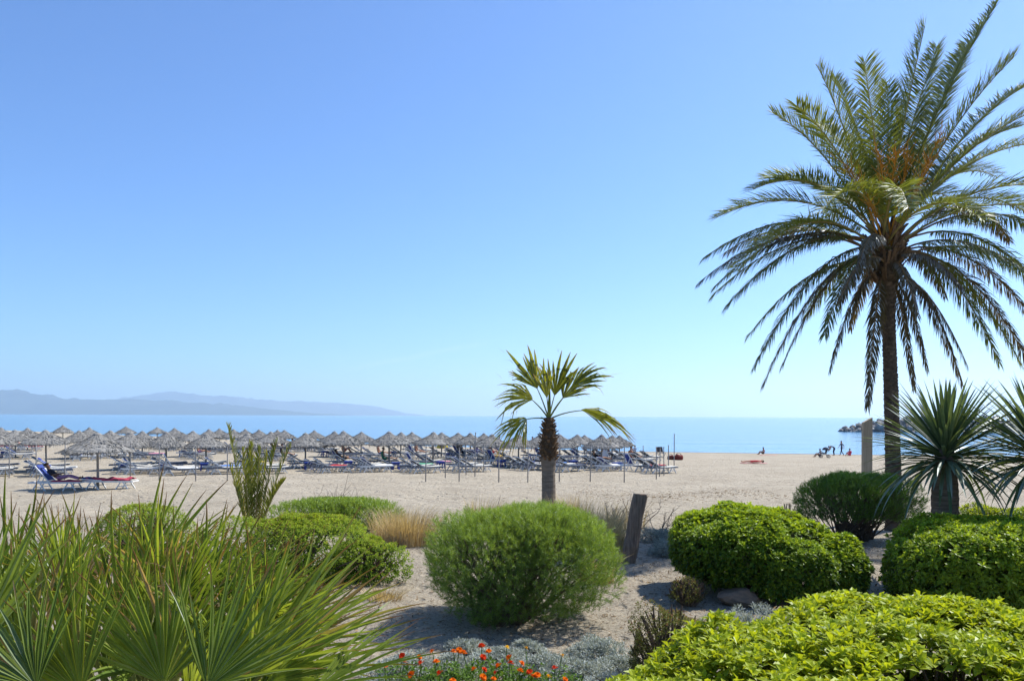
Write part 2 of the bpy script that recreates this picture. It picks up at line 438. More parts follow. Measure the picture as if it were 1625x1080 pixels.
# ------------------------------------------------------------------ thatched umbrellas
thatch_mat = solid_mat("grey_thatch", (.34, .33, .305), (.16, .155, .145), scale=14, rough=.95, bump=.8, bscale=45, stretch=(1, 1, 3), spec=.05, use_rnd=.35)
pole_mat = solid_mat("weathered_pole", (.36, .33, .29), (.22, .20, .18), scale=6, rough=.8, stretch=(4, 4, .6))
steel_mat = solid_mat("galvanised_stake", (.30, .29, .28), (.17, .16, .15), scale=9, rough=.55, metal=.2)
RIM = 1.20; CAN_H = .70
def canopy(seed):
    r = np.random.RandomState(seed); b = MB(); n = 44
    an = np.arange(n) / n * 2 * math.pi
    wob = 1 + .015 * np.sin(an * 3 + seed) + .012 * r.randn(n)
    prof = []; tiers = [(.05, .03), (.34, -.19), (.68, -.385), (1.0, -.55), (RIM, -CAN_H)]
    for k in range(4):
        (r0, z0), (r1, z1) = tiers[k], tiers[k + 1]
        prof += [(r0 + (0 if k == 0 else -.02), z0 + (.0 if k == 0 else .012)), ((r0 + r1) / 2 + .01, (z0 + z1) / 2 + .03), (r1 + .015, z1 - .004), (r1 + .012, z1 - .045)]
    prof += [(RIM - .10, -CAN_H - .02), (.7, -.47), (.06, -.14)]
    V = []
    for (q, z) in prof:
        jit = r.randn(n) * .008
        V.append(np.stack([np.cos(an) * (q * wob + jit), np.sin(an) * (q * wob + jit), z + r.randn(n) * .007 - .03 * (q / RIM) ** 2 * np.sin(an * 2 + seed)], -1))
    V = np.concatenate(V); k = len(prof)
    i = np.arange(k - 1)[:, None] * n; j = np.arange(n)[None, :]; j2 = (j + 1) % n
    b.add(V, np.stack([i + j, i + n + j, i + n + j2, i + j2], -1).reshape(-1, 4), 0, np.repeat(.35 + .3 * r.rand(k), n))
    # loose straws on the surface
    m_ = 900; a = r.rand(m_) * 6.283; q0 = np.sqrt(r.rand(m_)) * 1.15 + .05; q1 = q0 + .16 + .1 * r.rand(m_)
    def zz(q): return np.interp(q, [.05, .34, .68, 1.0, RIM, 1.6], [.05, -.165, -.36, -.525, -CAN_H + .02, -CAN_H - .13])
    da = .012 / np.maximum(q1, .2)
    P0 = np.stack([np.cos(a) * q0, np.sin(a) * q0, zz(q0) + .005], -1)
    a2 = a + r.randn(m_) * .05
    P1 = np.stack([np.cos(a2 - da) * q1, np.sin(a2 - da) * q1, zz(q1) + .055 * r.rand(m_)], -1)
    P2 = np.stack([np.cos(a2 + da) * q1, np.sin(a2 + da) * q1, zz(q1) + .055 * r.rand(m_)], -1)
    b.add(np.stack([P0, P1, P2], 1).reshape(-1, 3), np.arange(m_ * 3).reshape(-1, 3), 0, np.repeat(r.rand(m_), 3))
    return b.mesh("canopy", thatch_mat)
def fringe(seed):
    r = np.random.RandomState(seed + 50); b = MB(); m_ = 210
    a = r.rand(m_) * 6.283; da = .012 + .012 * r.rand(m_); q = RIM - .06 + r.rand(m_) * .07; ln = .08 + .17 * r.rand(m_) ** 2 + .16 * (r.rand(m_) < .1)
    z0 = -CAN_H - .01
    A = np.stack([np.cos(a - da) * q, np.sin(a - da) * q, np.full(m_, z0)], -1)
    B = np.stack([np.cos(a + da) * q, np.sin(a + da) * q, np.full(m_, z0)], -1)
    C = np.stack([np.cos(a) * (q + .03 * r.randn(m_)), np.sin(a) * (q + .03 * r.randn(m_)), z0 - ln], -1)
    b.add(np.stack([A, B, C], 1).reshape(-1, 3), np.arange(m_ * 3).reshape(-1, 3), 0, np.repeat(r.rand(m_), 3))
    return b.mesh("fringe", thatch_mat)
canopies = [canopy(k) for k in range(4)]; fringes = [fringe(k) for k in range(4)]
b = MB(); b.ellipsoid((0, 0, -.03), (.17, .17, .12), 12, 6, zmin=-.7); b.tube([(0, 0, .05), (0, 0, .12)], [.05, .02])
cap_me = b.mesh("peak_cap", thatch_mat)
b = MB(); b.tube([(0, 0, 0), (0, 0, .5), (0, 0, 1)], [.055, .05, .045], n=8); pole_me = b.mesh("pole", pole_mat, True)
b = MB()
for k in range(8):
    a = k / 8 * 6.283
    b.bar((.05 * math.cos(a), .05 * math.sin(a), -.17), (1.16 * math.cos(a), 1.16 * math.sin(a), -CAN_H - .0), .025)
ribs_me = b.mesh("ribs", pole_mat)

ORD = ["first", "second", "third", "fourth", "fifth", "sixth", "seventh", "eighth", "ninth", "tenth", "eleventh", "twelfth", "thirteenth", "fourteenth", "fifteenth", "sixteenth", "seventeenth", "eighteenth", "nineteenth", "twentieth"]
# (photo x, photo y of the peak, metres ahead) by row, left to right
ROWS = {
 "near": [(156, 685, 32.5)],
 "front": [(-12, 682, 45), (74, 681, 45.5), (205, 684.5, 47), (264, 684, 48), (327, 687, 48.5), (393, 686.5, 49.5), (485, 686, 50), (546, 683, 50.5), (618, 683.5, 50.5), (687, 684.5, 51), (780, 688, 53), (823, 688, 52), (889, 688, 52.5), (955, 688.5, 51)],
 "second": [(25, 681, 60), (126, 682, 59), (176, 682.5, 62), (226, 683, 61), (305, 684, 62), (431, 686, 60), (530, 688, 63), (573, 687.5, 62), (636, 688.5, 64), (701, 689, 64), (727, 688, 61), (747, 688, 60), (857, 689, 62), (916, 689, 62), (971, 690.5, 59)],
 "third": [(2, 681, 74), (44, 680, 73), (142, 682, 76), (278, 684, 75), (333, 681.5, 70), (371, 681.5, 72), (411, 684, 76), (451, 685, 74), (499, 687.5, 76), (654, 690, 77), (768, 690, 78), (928, 692, 75), (983, 692, 66)],
 "farthest": [(100, 684, 92), (200, 686, 95), (250, 685, 96), (349, 684.5, 92), (389, 684, 94), (440, 686.5, 92)],
}
UMB = []
first_umb = None
for row, lst in ROWS.items():
    for k, (px, py, D) in enumerate(lst):
        x = XD(px, D); z0 = gz(x, D)
        top = CAMZ + (hor(px) - py) / FPX * D
        h = min(2.65, max(2.0, top - z0))
        if row == "near": lab = "large thatched umbrella nearest the camera, over the two red-towelled loungers"
        elif row == "farthest": lab = "small distant thatched umbrella, %s from the left in the farthest row" % ORD[k]
        else: lab = "grey thatched beach umbrella, %s from the left in the %s row" % (ORD[k], row)
        u = thing("thatched_umbrella", (x, D, z0), lab, "umbrella", "thatched umbrellas on the beach", rz=k * 1.7)
        lean = (rng.randn() * .022, rng.randn() * .022)
        u.rotation_euler[0], u.rotation_euler[1] = lean
        v = (k * 3 + len(row)) % 4
        po = obj("pole", pole_me, u, (0, 0, -.25)); po.scale = (1, 1, h - .3 + .25)
        c = obj("canopy", canopies[v], u, (0, 0, h - .12))
        s_ = 1.02 + rng.uniform(-.07, .07)
        s_ *= {'third': .93, 'farthest': .9}.get(row, 1.0)
        c.scale = (s_, s_, 1.0 + rng.uniform(-.08, .08))
        obj("fringe", fringes[v], c)["kind"] = "stuff"; obj("peak_cap", cap_me, c); obj("ribs", ribs_me, c)
        UMB.append((row, k, x, D, z0))

# ------------------------------------------------------------------ thin stakes in the sand
b = MB(); b.tube([(0, 0, -.3), (0, 0, 1)], [.028, .026], n=8); stake_me = b.mesh("shaft", steel_mat, True)
b = MB(); b.tube([(0, 0, 0), (0, 0, .05)], [.036, .034], n=8); stake_cap = b.mesh("cap", steel_mat, True)
def stake(px, ytop, ybot, label, group):
    D = 40.0
    for _ in range(12):
        D = (CAMZ - gz(XD(px, D), D)) * FPX / (ybot - hor(px))
    x = XD(px, D); h = (ybot - ytop) / FPX * D
    t = thing("stake", (x, D, gz(x, D)), label, "stake", group)
    sh = obj("shaft", stake_me, t); sh.scale = (1, 1, h - .04)
    obj("cap", stake_cap, t, (0, 0, h - .045))
    t.rotation_euler = (rng.randn() * .008, rng.randn() * .008, 0)
    return D
STK = [(15, 700, 758), (58, 704, 759), (103, 703, 761), (207, 703, 760), (253, 704, 762), (311, 708, 763), (361, 706, 762), (676, 708, 764), (707, 706, 758), (729, 710, 764), (740, 705, 753), (754, 686, 756), (768, 704, 749), (792, 706, 765), (838, 706, 765), (888, 706, 764), (937, 705, 764), (991, 705, 765)]
for k, (px, a, c) in enumerate(STK):
    stake(px, a, c, "thin grey stake before the front loungers, %s from the left" % ORD[k], "stakes along the front of the loungers")
for k, (px, a, c) in enumerate([(1021, 707, 735), (1042, 709, 760), (1047, 711, 756), (1054, 709, 754), (1061, 706, 749), (1070, 688, 745)]):
    lab = ["short grey stake standing alone nearest the water", "nearest of the five close-set stakes on open sand", "second of the five close-set stakes on open sand", "third of the five close-set stakes on open sand", "fourth of the five close-set stakes on open sand", "tallest stake, last of the five on open sand"][k]
    stake(px, a, c, lab, "stakes on the open sand")

# ------------------------------------------------------------------ sun loungers
white_pl = solid_mat("white_plastic", (.74, .74, .72), (.62, .62, .60), scale=3, rough=.45, spec=.4)
cream_sl = solid_mat("cream_sling", (.62, .60, .52), (.50, .48, .42), scale=5, rough=.8, bump=.15, bscale=90)
grey_sl = solid_mat("slate_sling", (.085, .10, .14), (.05, .06, .09), scale=6, rough=.8, bump=.15, bscale=90)
blue_sl = solid_mat("blue_sling", (.03, .06, .28), (.022, .045, .2), scale=6, rough=.75, bump=.15, bscale=90)
grey_rail = solid_mat("grey_plastic", (.15, .16, .19), (.10, .11, .13), scale=3, rough=.5)
red_sl = solid_mat("red_cover", (.42, .06, .05), (.28, .04, .04), scale=6, rough=.85)
blue_pl = solid_mat("blue_plastic", (.022, .05, .30), (.016, .035, .22), scale=4, rough=.4, spec=.4)
def lounger_parts(sling, seat, back_deg, rail=None):
    P = {}; rail = rail or white_pl
    b = MB()
    for y in (-.32, .32):
        b.bar((-.98, y, .33), (.98, y, .33), .05, .06)
    for x in (-.98, -.22, .98): b.bar((x, -.30, .33), (x, .30, .33), .05, .05)
    P["frame"] = b.mesh("frame", rail)
    b = MB(); n = 9; xs = np.linspace(-.2, .96, n); zs = .372 - .03 * np.sin(np.linspace(0, math.pi, n)) + .02 * np.linspace(0, 1, n)
    for k in range(n - 1): b.bar((xs[k] + .004, 0, zs[k]), (xs[k + 1] - .004, 0, zs[k + 1]), .56, .022, up=(0, 1, 0)) if False else b.box(((xs[k] + xs[k + 1]) / 2, 0, (zs[k] + zs[k + 1]) / 2), (xs[1] - xs[0] - .012, .58, .022), Matrix.Rotation(-math.atan2(zs[k + 1] - zs[k], xs[k + 1] - xs[k]), 3, 'Y'))
    P["seat"] = b.mesh("seat", seat)
    a = R(back_deg); ca, sa = math.cos(a), math.sin(a)
    def bp(u, y, w=0): return (-.22 - u * ca - w * sa * -1 * 0, y, .37 + u * sa + w)
    b = MB()
    for y in (-.29, .29): b.bar(bp(0, y), bp(.80, y), .05, .04)
    b.bar(bp(.80, -.27), bp(.80, .27), .05, .05); b.bar(bp(.02, -.27), bp(.02, .27), .04, .04)
    b.bar(bp(.45, -.2), (-.22 - .45 * ca - .16, -.2, .34), .03, .03)
    b.bar(bp(.45, .2), (-.22 - .45 * ca - .16, .2, .34), .03, .03)
    P["backrest"] = b.mesh("backrest", white_pl)
    b = MB(); b.bar(bp(.05, 0, .012), bp(.77, 0, .012), .53, .02, up=(0, 0, 1)) if False else None
    M = Matrix.Rotation(a, 3, 'Y')
    c = bp(.41, 0, .014); b.box(c, (.72, .52, .02), M); c2 = bp(.70, 0, .04); b.box(c2, (.17, .46, .06), M)
    P["sling"] = b.mesh("sling", sling)
    for nm, sx in (("rear", -1), ("fore", 1)):
        b = MB(); x = sx * .58
        b.bar((x - .05, 0, .32), (x - .25, .0, 0), .04, .05, up=(0, 1, 0)); b.bar((x + .05, 0, .32), (x + .25, 0, 0), .04, .05, up=(0, 1, 0))
        b.bar((x - .16, 0, .15), (x + .16, 0, .15), .03, .03, up=(0, 1, 0))
        P["leg" + nm] = b.mesh("leg", white_pl)
    return P
def make_lounger(P):
    t = bpy.data.objects.new("sun_lounger", None); COL.objects.link(t); t.empty_display_size = .1
    obj("frame", P["frame"], t); obj("seat", P["seat"], t)
    bk = obj("backrest", P["backrest"], t); obj("sling", P["sling"], bk)
    for nm in ("rear", "fore"):
        for y in (-.33, .33): obj("leg", P["leg" + nm], t, (0, y, 0))
    return t
PROTO = {"grey12": lounger_parts(grey_sl, grey_sl, 20, grey_rail), "grey25": lounger_parts(grey_sl, cream_sl, 30, grey_rail), "blue30": lounger_parts(blue_sl, cream_sl, 34), "blue60": lounger_parts(blue_sl, cream_sl, 58), "red20": lounger_parts(red_sl, red_sl, 22), "near50": lounger_parts(blue_sl, cream_sl, 50), "near8": lounger_parts(blue_sl, cream_sl, 4)}
proto_obj = {}
def lounger(x, y, rz, kind, label, group="sun loungers on the beach"):
    if kind not in proto_obj:
        t = proto_obj[kind] = make_lounger(PROTO[kind])
    else: t = copy_tree(proto_obj[kind])
    z = gz(x, y)
    t.location = (x, y, z); t.rotation_euler = (0, 0, rz)
    tag(t, label, "sun lounger", group)
    return t
b = MB(); b.box((0, 0, .43), (.5, .5, .04), taper=.96); b.box((0, 0, .40), (.42, .42, .03)); table_top = b.mesh("table_top", blue_pl)
b = MB(); b.bar((0, 0, 0), (-.03, -.03, .41), .06); table_leg = b.mesh("leg", blue_pl)
b = MB(); b.box((0, 0, .35), (.40, .40, .08)); table_apron = b.mesh("apron", blue_pl)
tbl0 = None
def table(x, y, rz, label):
    t = thing("side_table", (x, y, gz(x, y)), label, "table", "small blue tables between loungers", rz)
    obj("table_top", table_top, t); obj("apron", table_apron, t)
    for k in range(4):
        a = k * math.pi / 2; q = obj("leg", table_leg, t, (.21 * math.cos(a + .785) * 1.3, .21 * math.sin(a + .785) * 1.3, 0)); q.rotation_euler = (0, 0, a)
    return t
AX = R(28)
ax = Vector((math.cos(AX), math.sin(AX), 0)); pp = Vector((-math.sin(AX), math.cos(AX), 0))
kinds = ["grey25", "grey12", "grey25", "blue30", "grey12", "grey25", "grey25", "blue60"]
rowname = {"front": "front row", "second": "second row", "third": "third row"}
LOUNGER_AT = {}
nl = 0
for (row, k, x, D, z0) in UMB:
    if row in ("near", "farthest"): continue
    offs = ([(-5.6, .3, "foremost"), (-4.5, .2, "second nearest"), (-3.35, .3, "third nearest"), (-.95, -.1, "fourth nearest"), (.95, .15, "rearmost")] if k > 2 else [(-4.4, .3, "foremost"), (-3.3, .3, "second nearest"), (-2.2, .3, "third nearest"), (-.95, -.1, "fourth nearest"), (.95, .15, "rearmost")]) if row == "front" else [(-3.6, .2, "foremost"), (-2.4, .2, "second nearest"), (-.9, 0, "third nearest"), (.9, .1, "rearmost")]
    o_ = ORD[k]
    for q, (of, al, wd) in enumerate(offs):
        jx, jy = rng.uniform(-.25, .25), rng.uniform(-.15, .15)
        px_, py_ = x + pp.x * (of + jy) + ax.x * (al + jx), D + pp.y * (of + jy) + ax.y * (al + jx)
        kd = kinds[(nl * 5 + nl // 8) % 8]
        if row == "third" and k in (0, 1): kd = "red20"
        cl = {"g": "slate-grey", "b": "blue", "r": "red"}[kd[0]]
        inrow = "%s of the loungers at the %s umbrella from the left, %s" % (wd, o_, rowname[row])
        t = lounger(px_, py_, AX + rng.uniform(-.10, .10), kd, "%s-backed lounger, %s" % (cl, inrow))
        LOUNGER_AT[(row, k, q)] = (t, px_, py_)
        nl += 1
    if row == "front" or k % 2 == 0:
        of = -2.15 if row == "front" else 0.0
        tx, ty = x + pp.x * of - ax.x * .35, D + pp.y * of - ax.y * .35
        if row != "front": tx, ty = x - ax.x * .7, D - ax.y * .7
        table(tx, ty, AX + rng.uniform(-.2, .2), "blue plastic side table at the %s umbrella from the left, %s" % (o_, rowname[row]))
# the two near loungers with red towels
nl_z = 0
DN = 32.2
ln1 = lounger(XD(92, DN), DN, R(6), "near50", "near white lounger with raised blue back, a person in black reclining on it", "near loungers")
ln2 = lounger(XD(176, DN + .35), DN + .35, R(3), "near8", "near white lounger laid flat under a rumpled red towel, beyond the reclining person", "near loungers")
towel_mat = solid_mat("red_towel", (.50, .09, .13), (.33, .05, .09), scale=5, rough=.95, bump=.5, bscale=25, spec=.05)
def towel(x, y, z, rz, lx, ly, label, mat=towel_mat, amp=.02, name="towel", cat="towel"):
    r = np.random.RandomState(int(abs(x * 100)) % 1000); n1, n2 = 34, 12
    U, Vv = np.meshgrid(np.linspace(-lx / 2, lx / 2, n1), np.linspace(-ly / 2, ly / 2, n2))
    drop = np.clip(np.abs(Vv) - .30, 0, 1)
    Zt = amp * (np.sin(U * 9 + 2 * np.sin(Vv * 7)) + .6 * np.sin(U * 17 + Vv * 11)) + amp * 1.5
    P = np.stack([U, Vv - np.sign(Vv) * drop * .8, Zt - drop * 1.1], -1)
    i = np.arange(n2 - 1)[:, None] * n1; j = np.arange(n1 - 1)[None, :]
    F = np.stack([i + j, i + j + 1, i + n1 + j + 1, i + n1 + j], -1).reshape(-1, 4)
    b = MB(); b.add(P.reshape(-1, 3), F); n0 = n1 * n2
    b.add(P.reshape(-1, 3) - np.array([0, 0, .012]), F[:, ::-1])
    o = obj(name, b.mesh(name, mat, True), loc=(x, y, z)); o.rotation_euler = (0, 0, rz)
    return tag(o, label, cat)
z1 = gz(ln2.location.x, ln2.location.y)
towel(ln2.location.x + .02, ln2.location.y, z1 + .40, R(3), 1.75, .72, "rumpled red towel spread over the flat near lounger", amp=.03)
towel(ln1.location.x + .42, ln1.location.y + .02, gz(ln1.location.x, DN) + .385, R(6), 1.1, .70, "red towel under the legs of the reclining person", amp=.012)

# ------------------------------------------------------------------ people
def sym(d):
    out = {}
    for k, v in d.items():
        if k.endswith("*"):
            out[k[:-1] + "R"] = v; out[k[:-1] + "L"] = (-v[0], v[1], v[2])
        else: out[k] = v
    return out
POSES = {
 "stand": sym({"pel": (0, 0, .94), "spi": (0, .01, 1.12), "che": (0, 0, 1.32), "nek": (0, .0, 1.47), "hd0": (0, .02, 1.56), "hd1": (0, .02, 1.645), "sh*": (.175, 0, 1.40), "el*": (.235, -.03, 1.13), "wr*": (.25, .07, .90), "hip*": (.09, 0, .90), "kn*": (.10, .02, .49), "an*": (.10, -.02, .08), "to*": (.12, .15, .03)}),
 "walk": dict(sym({"pel": (0, 0, .92), "spi": (0, .02, 1.10), "che": (0, .03, 1.30), "nek": (0, .04, 1.45), "hd0": (0, .07, 1.54), "hd1": (0, .08, 1.625), "sh*": (.175, .03, 1.38), "hip*": (.09, 0, .88)}),
    elR=(.23, -.14, 1.14), wrR=(.24, -.12, .90), elL=(-.23, .14, 1.14), wrL=(-.2, .30, .96), knR=(.1, .17, .50), anR=(.1, .26, .09), toR=(.11, .43, .06), knL=(-.1, -.05, .48), anL=(-.1, -.34, .14), toL=(-.11, -.22, .03)),
 "bend": sym({"pel": (0, -.14, .90), "spi": (0, .04, 1.03), "che": (0, .24, 1.08), "nek": (0, .38, 1.07), "hd0": (0, .47, 1.04), "hd1": (0, .545, 1.00), "sh*": (.17, .31, 1.06), "el*": (.2, .40, .80), "wr*": (.15, .52, .58), "hip*": (.09, -.12, .87), "kn*": (.11, .01, .48), "an*": (.11, -.08, .08), "to*": (.13, .09, .03)}),
 "sit": sym({"pel": (0, 0, .12), "spi": (0, -.05, .29), "che": (0, -.04, .48), "nek": (0, 0, .63), "hd0": (0, .04, .71), "hd1": (0, .055, .79), "sh*": (.175, -.02, .55), "el*": (.25, .12, .34), "wr*": (.14, .32, .38), "hip*": (.09, .03, .12), "kn*": (.13, .38, .42), "an*": (.12, .60, .08), "to*": (.12, .76, .04)}),
 "sitlong": sym({"pel": (0, 0, .12), "spi": (0, -.07, .29), "che": (0, -.08, .48), "nek": (0, -.04, .63), "hd0": (0, .0, .71), "hd1": (0, .015, .79), "sh*": (.175, -.06, .55), "el*": (.26, -.02, .31), "wr*": (.2, .22, .22), "hip*": (.09, .03, .11), "kn*": (.10, .44, .20), "an*": (.10, .82, .08), "to*": (.12, .90, .20)}),
 "recline": sym({"pel": (0, 0, .13), "spi": (0, -.13, .24), "che": (0, -.27, .37), "nek": (0, -.37, .48), "hd0": (0, -.41, .57), "hd1": (0, -.42, .655), "sh*": (.175, -.32, .42), "el*": (.25, -.14, .25), "wr*": (.12, .08, .30), "hip*": (.09, .04, .12), "kn*": (.10, .43, .22), "an*": (.10, .84, .09), "to*": (.12, .90, .20)}),
 "lie": sym({"pel": (0, 0, .11), "spi": (0, -.18, .12), "che": (0, -.38, .13), "nek": (0, -.53, .13), "hd0": (0, -.62, .13), "hd1": (0, -.70, .13), "sh*": (.175, -.46, .12), "el*": (.26, -.24, .07), "wr*": (.24, .0, .06), "hip*": (.09, .04, .10), "kn*": (.10, .45, .12), "an*": (.10, .85, .07), "to*": (.13, .90, .15)}),
}
RAD = {"pel": .135, "spi": .115, "che": .135, "nek": .055, "hd0": .088, "hd1": .092, "sh": .06, "el": .042, "wr": .03, "hip": .095, "kn": .06, "an": .04, "to": .035}
BONES = [("pel", "spi", "torso"), ("spi", "che", "torso"), ("che", "nek", "neck"), ("nek", "hd0", "skin"), ("hd0", "hd1", "skin")]
for sd in "RL":
    BONES += [("che", "sh" + sd, "torso"), ("sh" + sd, "el" + sd, "upper"), ("el" + sd, "wr" + sd, "skin"), ("pel", "hip" + sd, "hips"), ("hip" + sd, "kn" + sd, "thigh"), ("kn" + sd, "an" + sd, "shin"), ("an" + sd, "to" + sd, "skin")]
_cloth = {}
def cmat(col, rough=.85):
    k = tuple(round(c, 3) for c in col)
    if k not in _cloth: _cloth[k] = solid_mat("cloth_or_skin", col, tuple(c * .85 for c in col), scale=12, rough=rough, spec=.2)
    return _cloth[k]
def person(label, loc, rz, pose, top, bottom, skin=(.42, .235, .15), hair=(.03, .02, .015), scale=1.0, sleeves=False, long_legs=False, dress=False):
    J = {k: Vector(v) for k, v in POSES[pose].items()}
    names = list(J); names.remove("pel"); names = ["pel"] + names
    verts = [J[n] for n in names]; idx = {n: k for k, n in enumerate(names)}
    edges = [(idx[a], idx[b]) for a, b, _ in BONES]; rad = [RAD[n] if n in RAD else RAD[n[:-1]] for n in names]
    segs = [(J[a], J[b], c) for a, b, c in BONES]
    # hands: a palm and five unequal bent fingers
    for sd, sg in (("R", 1), ("L", -1)):
        wr, el = J["wr" + sd], J["el" + sd]; d = (wr - el).normalized()
        side = d.cross(Vector((0, .3, 1))).normalized()
        palm = wr + d * .07; verts.append(palm); rad.append(.034); pi = len(verts) - 1
        edges.append((idx["wr" + sd], pi)); segs.append((wr, palm, "skin"))
        curl = Vector((0, .2, -1)) * .4
        for f, (o_, l_) in enumerate(((-.028, .062), (-.01, .075), (.01, .07), (.027, .052))):
            k1 = palm + side * o_ + d * .045; k2 = k1 + (d + curl).normalized() * l_ * .6
            verts += [k1, k2]; rad += [.0095, .008]; edges += [(pi, len(verts) - 2), (len(verts) - 2, len(verts) - 1)]
        th = wr + d * .03 + side * .05 * sg; verts += [th, th + d * .035 + side * .012 * sg]; rad += [.012, .009]
        edges += [(pi, len(verts) - 2), (len(verts) - 2, len(verts) - 1)]
    # nose
    hc = (J["hd0"] + J["hd1"]) / 2; up = (J["hd1"] - J["hd0"]).normalized()
    fwd = (Vector((0, 1, 0)) - up * up.y)
    if pose == "lie": fwd = Vector((0, 0, 1))
    if pose == "bend": fwd = Vector((0, .3, -1))
    fwd = (fwd - up * fwd.dot(up)).normalized()
    me = bpy.data.meshes.new("tmp"); me.from_pydata([tuple(v) for v in verts], edges, []); me.update()
    ob = bpy.data.objects.new("tmp", me); COL.objects.link(ob)
    sk = ob.modifiers.new("s", 'SKIN'); sk.branch_smoothing = .4
    sl = me.skin_vertices[0].data if me.skin_vertices else None
    if sl is None:
        me.attributes  # layer is made by the modifier
    for k, v in enumerate(me.skin_vertices[0].data):
        v.radius = (rad[k], rad[k] * (.8 if k < 3 else 1)); v.use_root = (k == 0)
    ss = ob.modifiers.new("u", 'SUBSURF'); ss.levels = 1; ss.render_levels = 1
    dg = bpy.context.evaluated_depsgraph_get()
    body = bpy.data.meshes.new_from_object(ob.evaluated_get(dg)); bpy.data.objects.remove(ob); bpy.data.meshes.remove(me)
    body.name = "body"; body.materials.clear()
    for c in (skin, top, bottom): body.materials.append(cmat(c))
    cls = {"torso": 1, "hips": 2, "thigh": 2, "neck": 0, "upper": 1 if sleeves else 0, "shin": 2 if long_legs else 0, "skin": 0}
    mi = []
    for pgn in body.polygons:
        c = pgn.center; best = 9; bi = 0
        for a, b_, kd in segs:
            ab = b_ - a; tt = max(0, min(1, (c - a).dot(ab) / max(ab.length_squared, 1e-6))); q = (c - (a + ab * tt)).length
            if kd == "torso": q *= .8
            if q < best:
                best = q; bi = cls[kd]
                if kd == "thigh" and tt > .62 and not long_legs: bi = 0
                if kd == "torso" and a == J["pel"] and tt < .35: bi = 2
        mi.append(bi)
    body.polygons.foreach_set("material_index", mi); body.polygons.foreach_set("use_smooth", [True] * len(mi))
    t = thing("person", loc, label, "person", "people on the beach", rz)
    t.scale = (scale,) * 3
    obj("body", body, t)
    rgt = fwd.cross(up)
    Mh = Matrix((rgt, fwd, up)).transposed()
    def hp(x, y, z): return hc + Mh @ Vector((x, y, z))
    b = MB(); b.ellipsoid((0, 0, 0), (.092, .105, .10), 14, 9, zmin=-.35)
    P = np.concatenate(b.V); P = np.where((P[:, 1:2] > .045) & (P[:, 2:3] < .05), P * np.array([.8, .55, .8]), P)
    b.V = [(P @ np.array(Mh).T) + np.array(hc + up * .035 - fwd * .014)]
    hr = obj("hair", b.mesh("hair", cmat(hair), True), t)
    b = MB(); b.bar(hp(0, .085, .012), hp(0, .112, -.018), .022, .02); b.ellipsoid(hp(.092, 0, 0), (.015, .02, .028), 6, 4); b.ellipsoid(hp(-.092, 0, 0), (.015, .02, .028), 6, 4)
    obj("nose_and_ears", b.mesh("nose_and_ears", cmat(skin)), t)
    b = MB()
    for s_ in (-1, 1): b.ellipsoid(hp(.034 * s_, .084, .018), (.013, .01, .009), 6, 4)
    obj("eyes", b.mesh("eyes", cmat((.02, .015, .012))), t)
    b = MB(); b.bar(hp(-.024, .088, -.045), hp(.024, .088, -.045), .012, .010); obj("mouth", b.mesh("mouth", cmat((.30, .10, .08))), t)
    if dress:
        b = MB(); pts = [J["che"] + Vector((0, 0, .06)), J["spi"], J["pel"], Vector((0, 0, .5)), Vector((0, 0, .22))]
        b.tube([tuple(q) for q in pts], [.15, .15, .19, .23, .27], n=14); obj("robe", b.mesh("robe", cmat(top), True), t)
    return t
def on_ground(px, ybot):
    D = 60.0
    for _ in range(25): D = .5 * D + .5 * (CAMZ - gz(XD(px, D), D)) * FPX / (ybot - hor(px))
    return XD(px, D), D, gz(XD(px, D), D)
tan = (.40, .21, .13); pale = (.55, .36, .27); dk = (.025, .025, .035)
def on_lounger(key, label, pose, **kw):
    t, x, y = LOUNGER_AT[key]
    rz = t.rotation_euler[2] - math.pi / 2
    zz = .36 if pose != "sit" else .40
    return person(label, (x + math.cos(AX) * .05, y + math.sin(AX) * .05, gz(x, y) + zz - .02), rz, pose, **kw)
z1 = gz(ln1.location.x, ln1.location.y)
person("person in a black top reclining on the near white lounger", (ln1.location.x + .02, ln1.location.y, z1 + .37), R(6) - math.pi / 2, "recline", dk, (.30, .16, .30), skin=(.20, .11, .075), sleeves=True, long_legs=True)
on_lounger(("second", 4, 1), "bare-shouldered person with a violet wrap sitting under the left umbrellas", "sitlong", top=tan, bottom=(.25, .12, .28))
on_lounger(("second", 5, 0), "person in black sitting up on a lounger behind the young palm", "sitlong", top=dk, bottom=dk, sleeves=True)
on_lounger(("third", 6, 0), "person in dark clothes seated left of the young palm's arching frond", "sitlong", top=(.03, .03, .06), bottom=dk, sleeves=True)
on_lounger(("second", 6, 1), "sunburnt person sitting forward on a lounger, left of a pair", "sit", top=tan, bottom=(.3, .05, .04))
on_lounger(("second", 7, 0), "person in swim shorts sitting on a lounger, right of a pair", "sitlong", top=(.45, .22, .13), bottom=(.06, .08, .2))
on_lounger(("front", 7, 4), "person in black lying back on a raised lounger", "recline", top=dk, bottom=dk, sleeves=True)
on_lounger(("second", 8, 1), "bare-backed person sitting up beneath the umbrellas at middle", "sitlong", top=(.42, .22, .14), bottom=(.5, .48, .45))
on_lounger(("second", 9, 0), "tanned person in a dark swimsuit seated beneath the umbrellas", "sitlong", top=tan, bottom=(.05, .05, .08))
on_lounger(("second", 9, 1), "second dark-suited person sitting beside another one", "sitlong", top=(.06, .05, .07), bottom=(.05, .05, .1))
on_lounger(("front", 10, 4), "person in a black vest sitting up left of the fan palm", "sitlong", top=dk, bottom=dk)
on_lounger(("second", 10, 1), "person in a lilac shirt leaning forward on a lounger", "sit", top=(.26, .2, .4), bottom=(.3, .3, .38), sleeves=True)
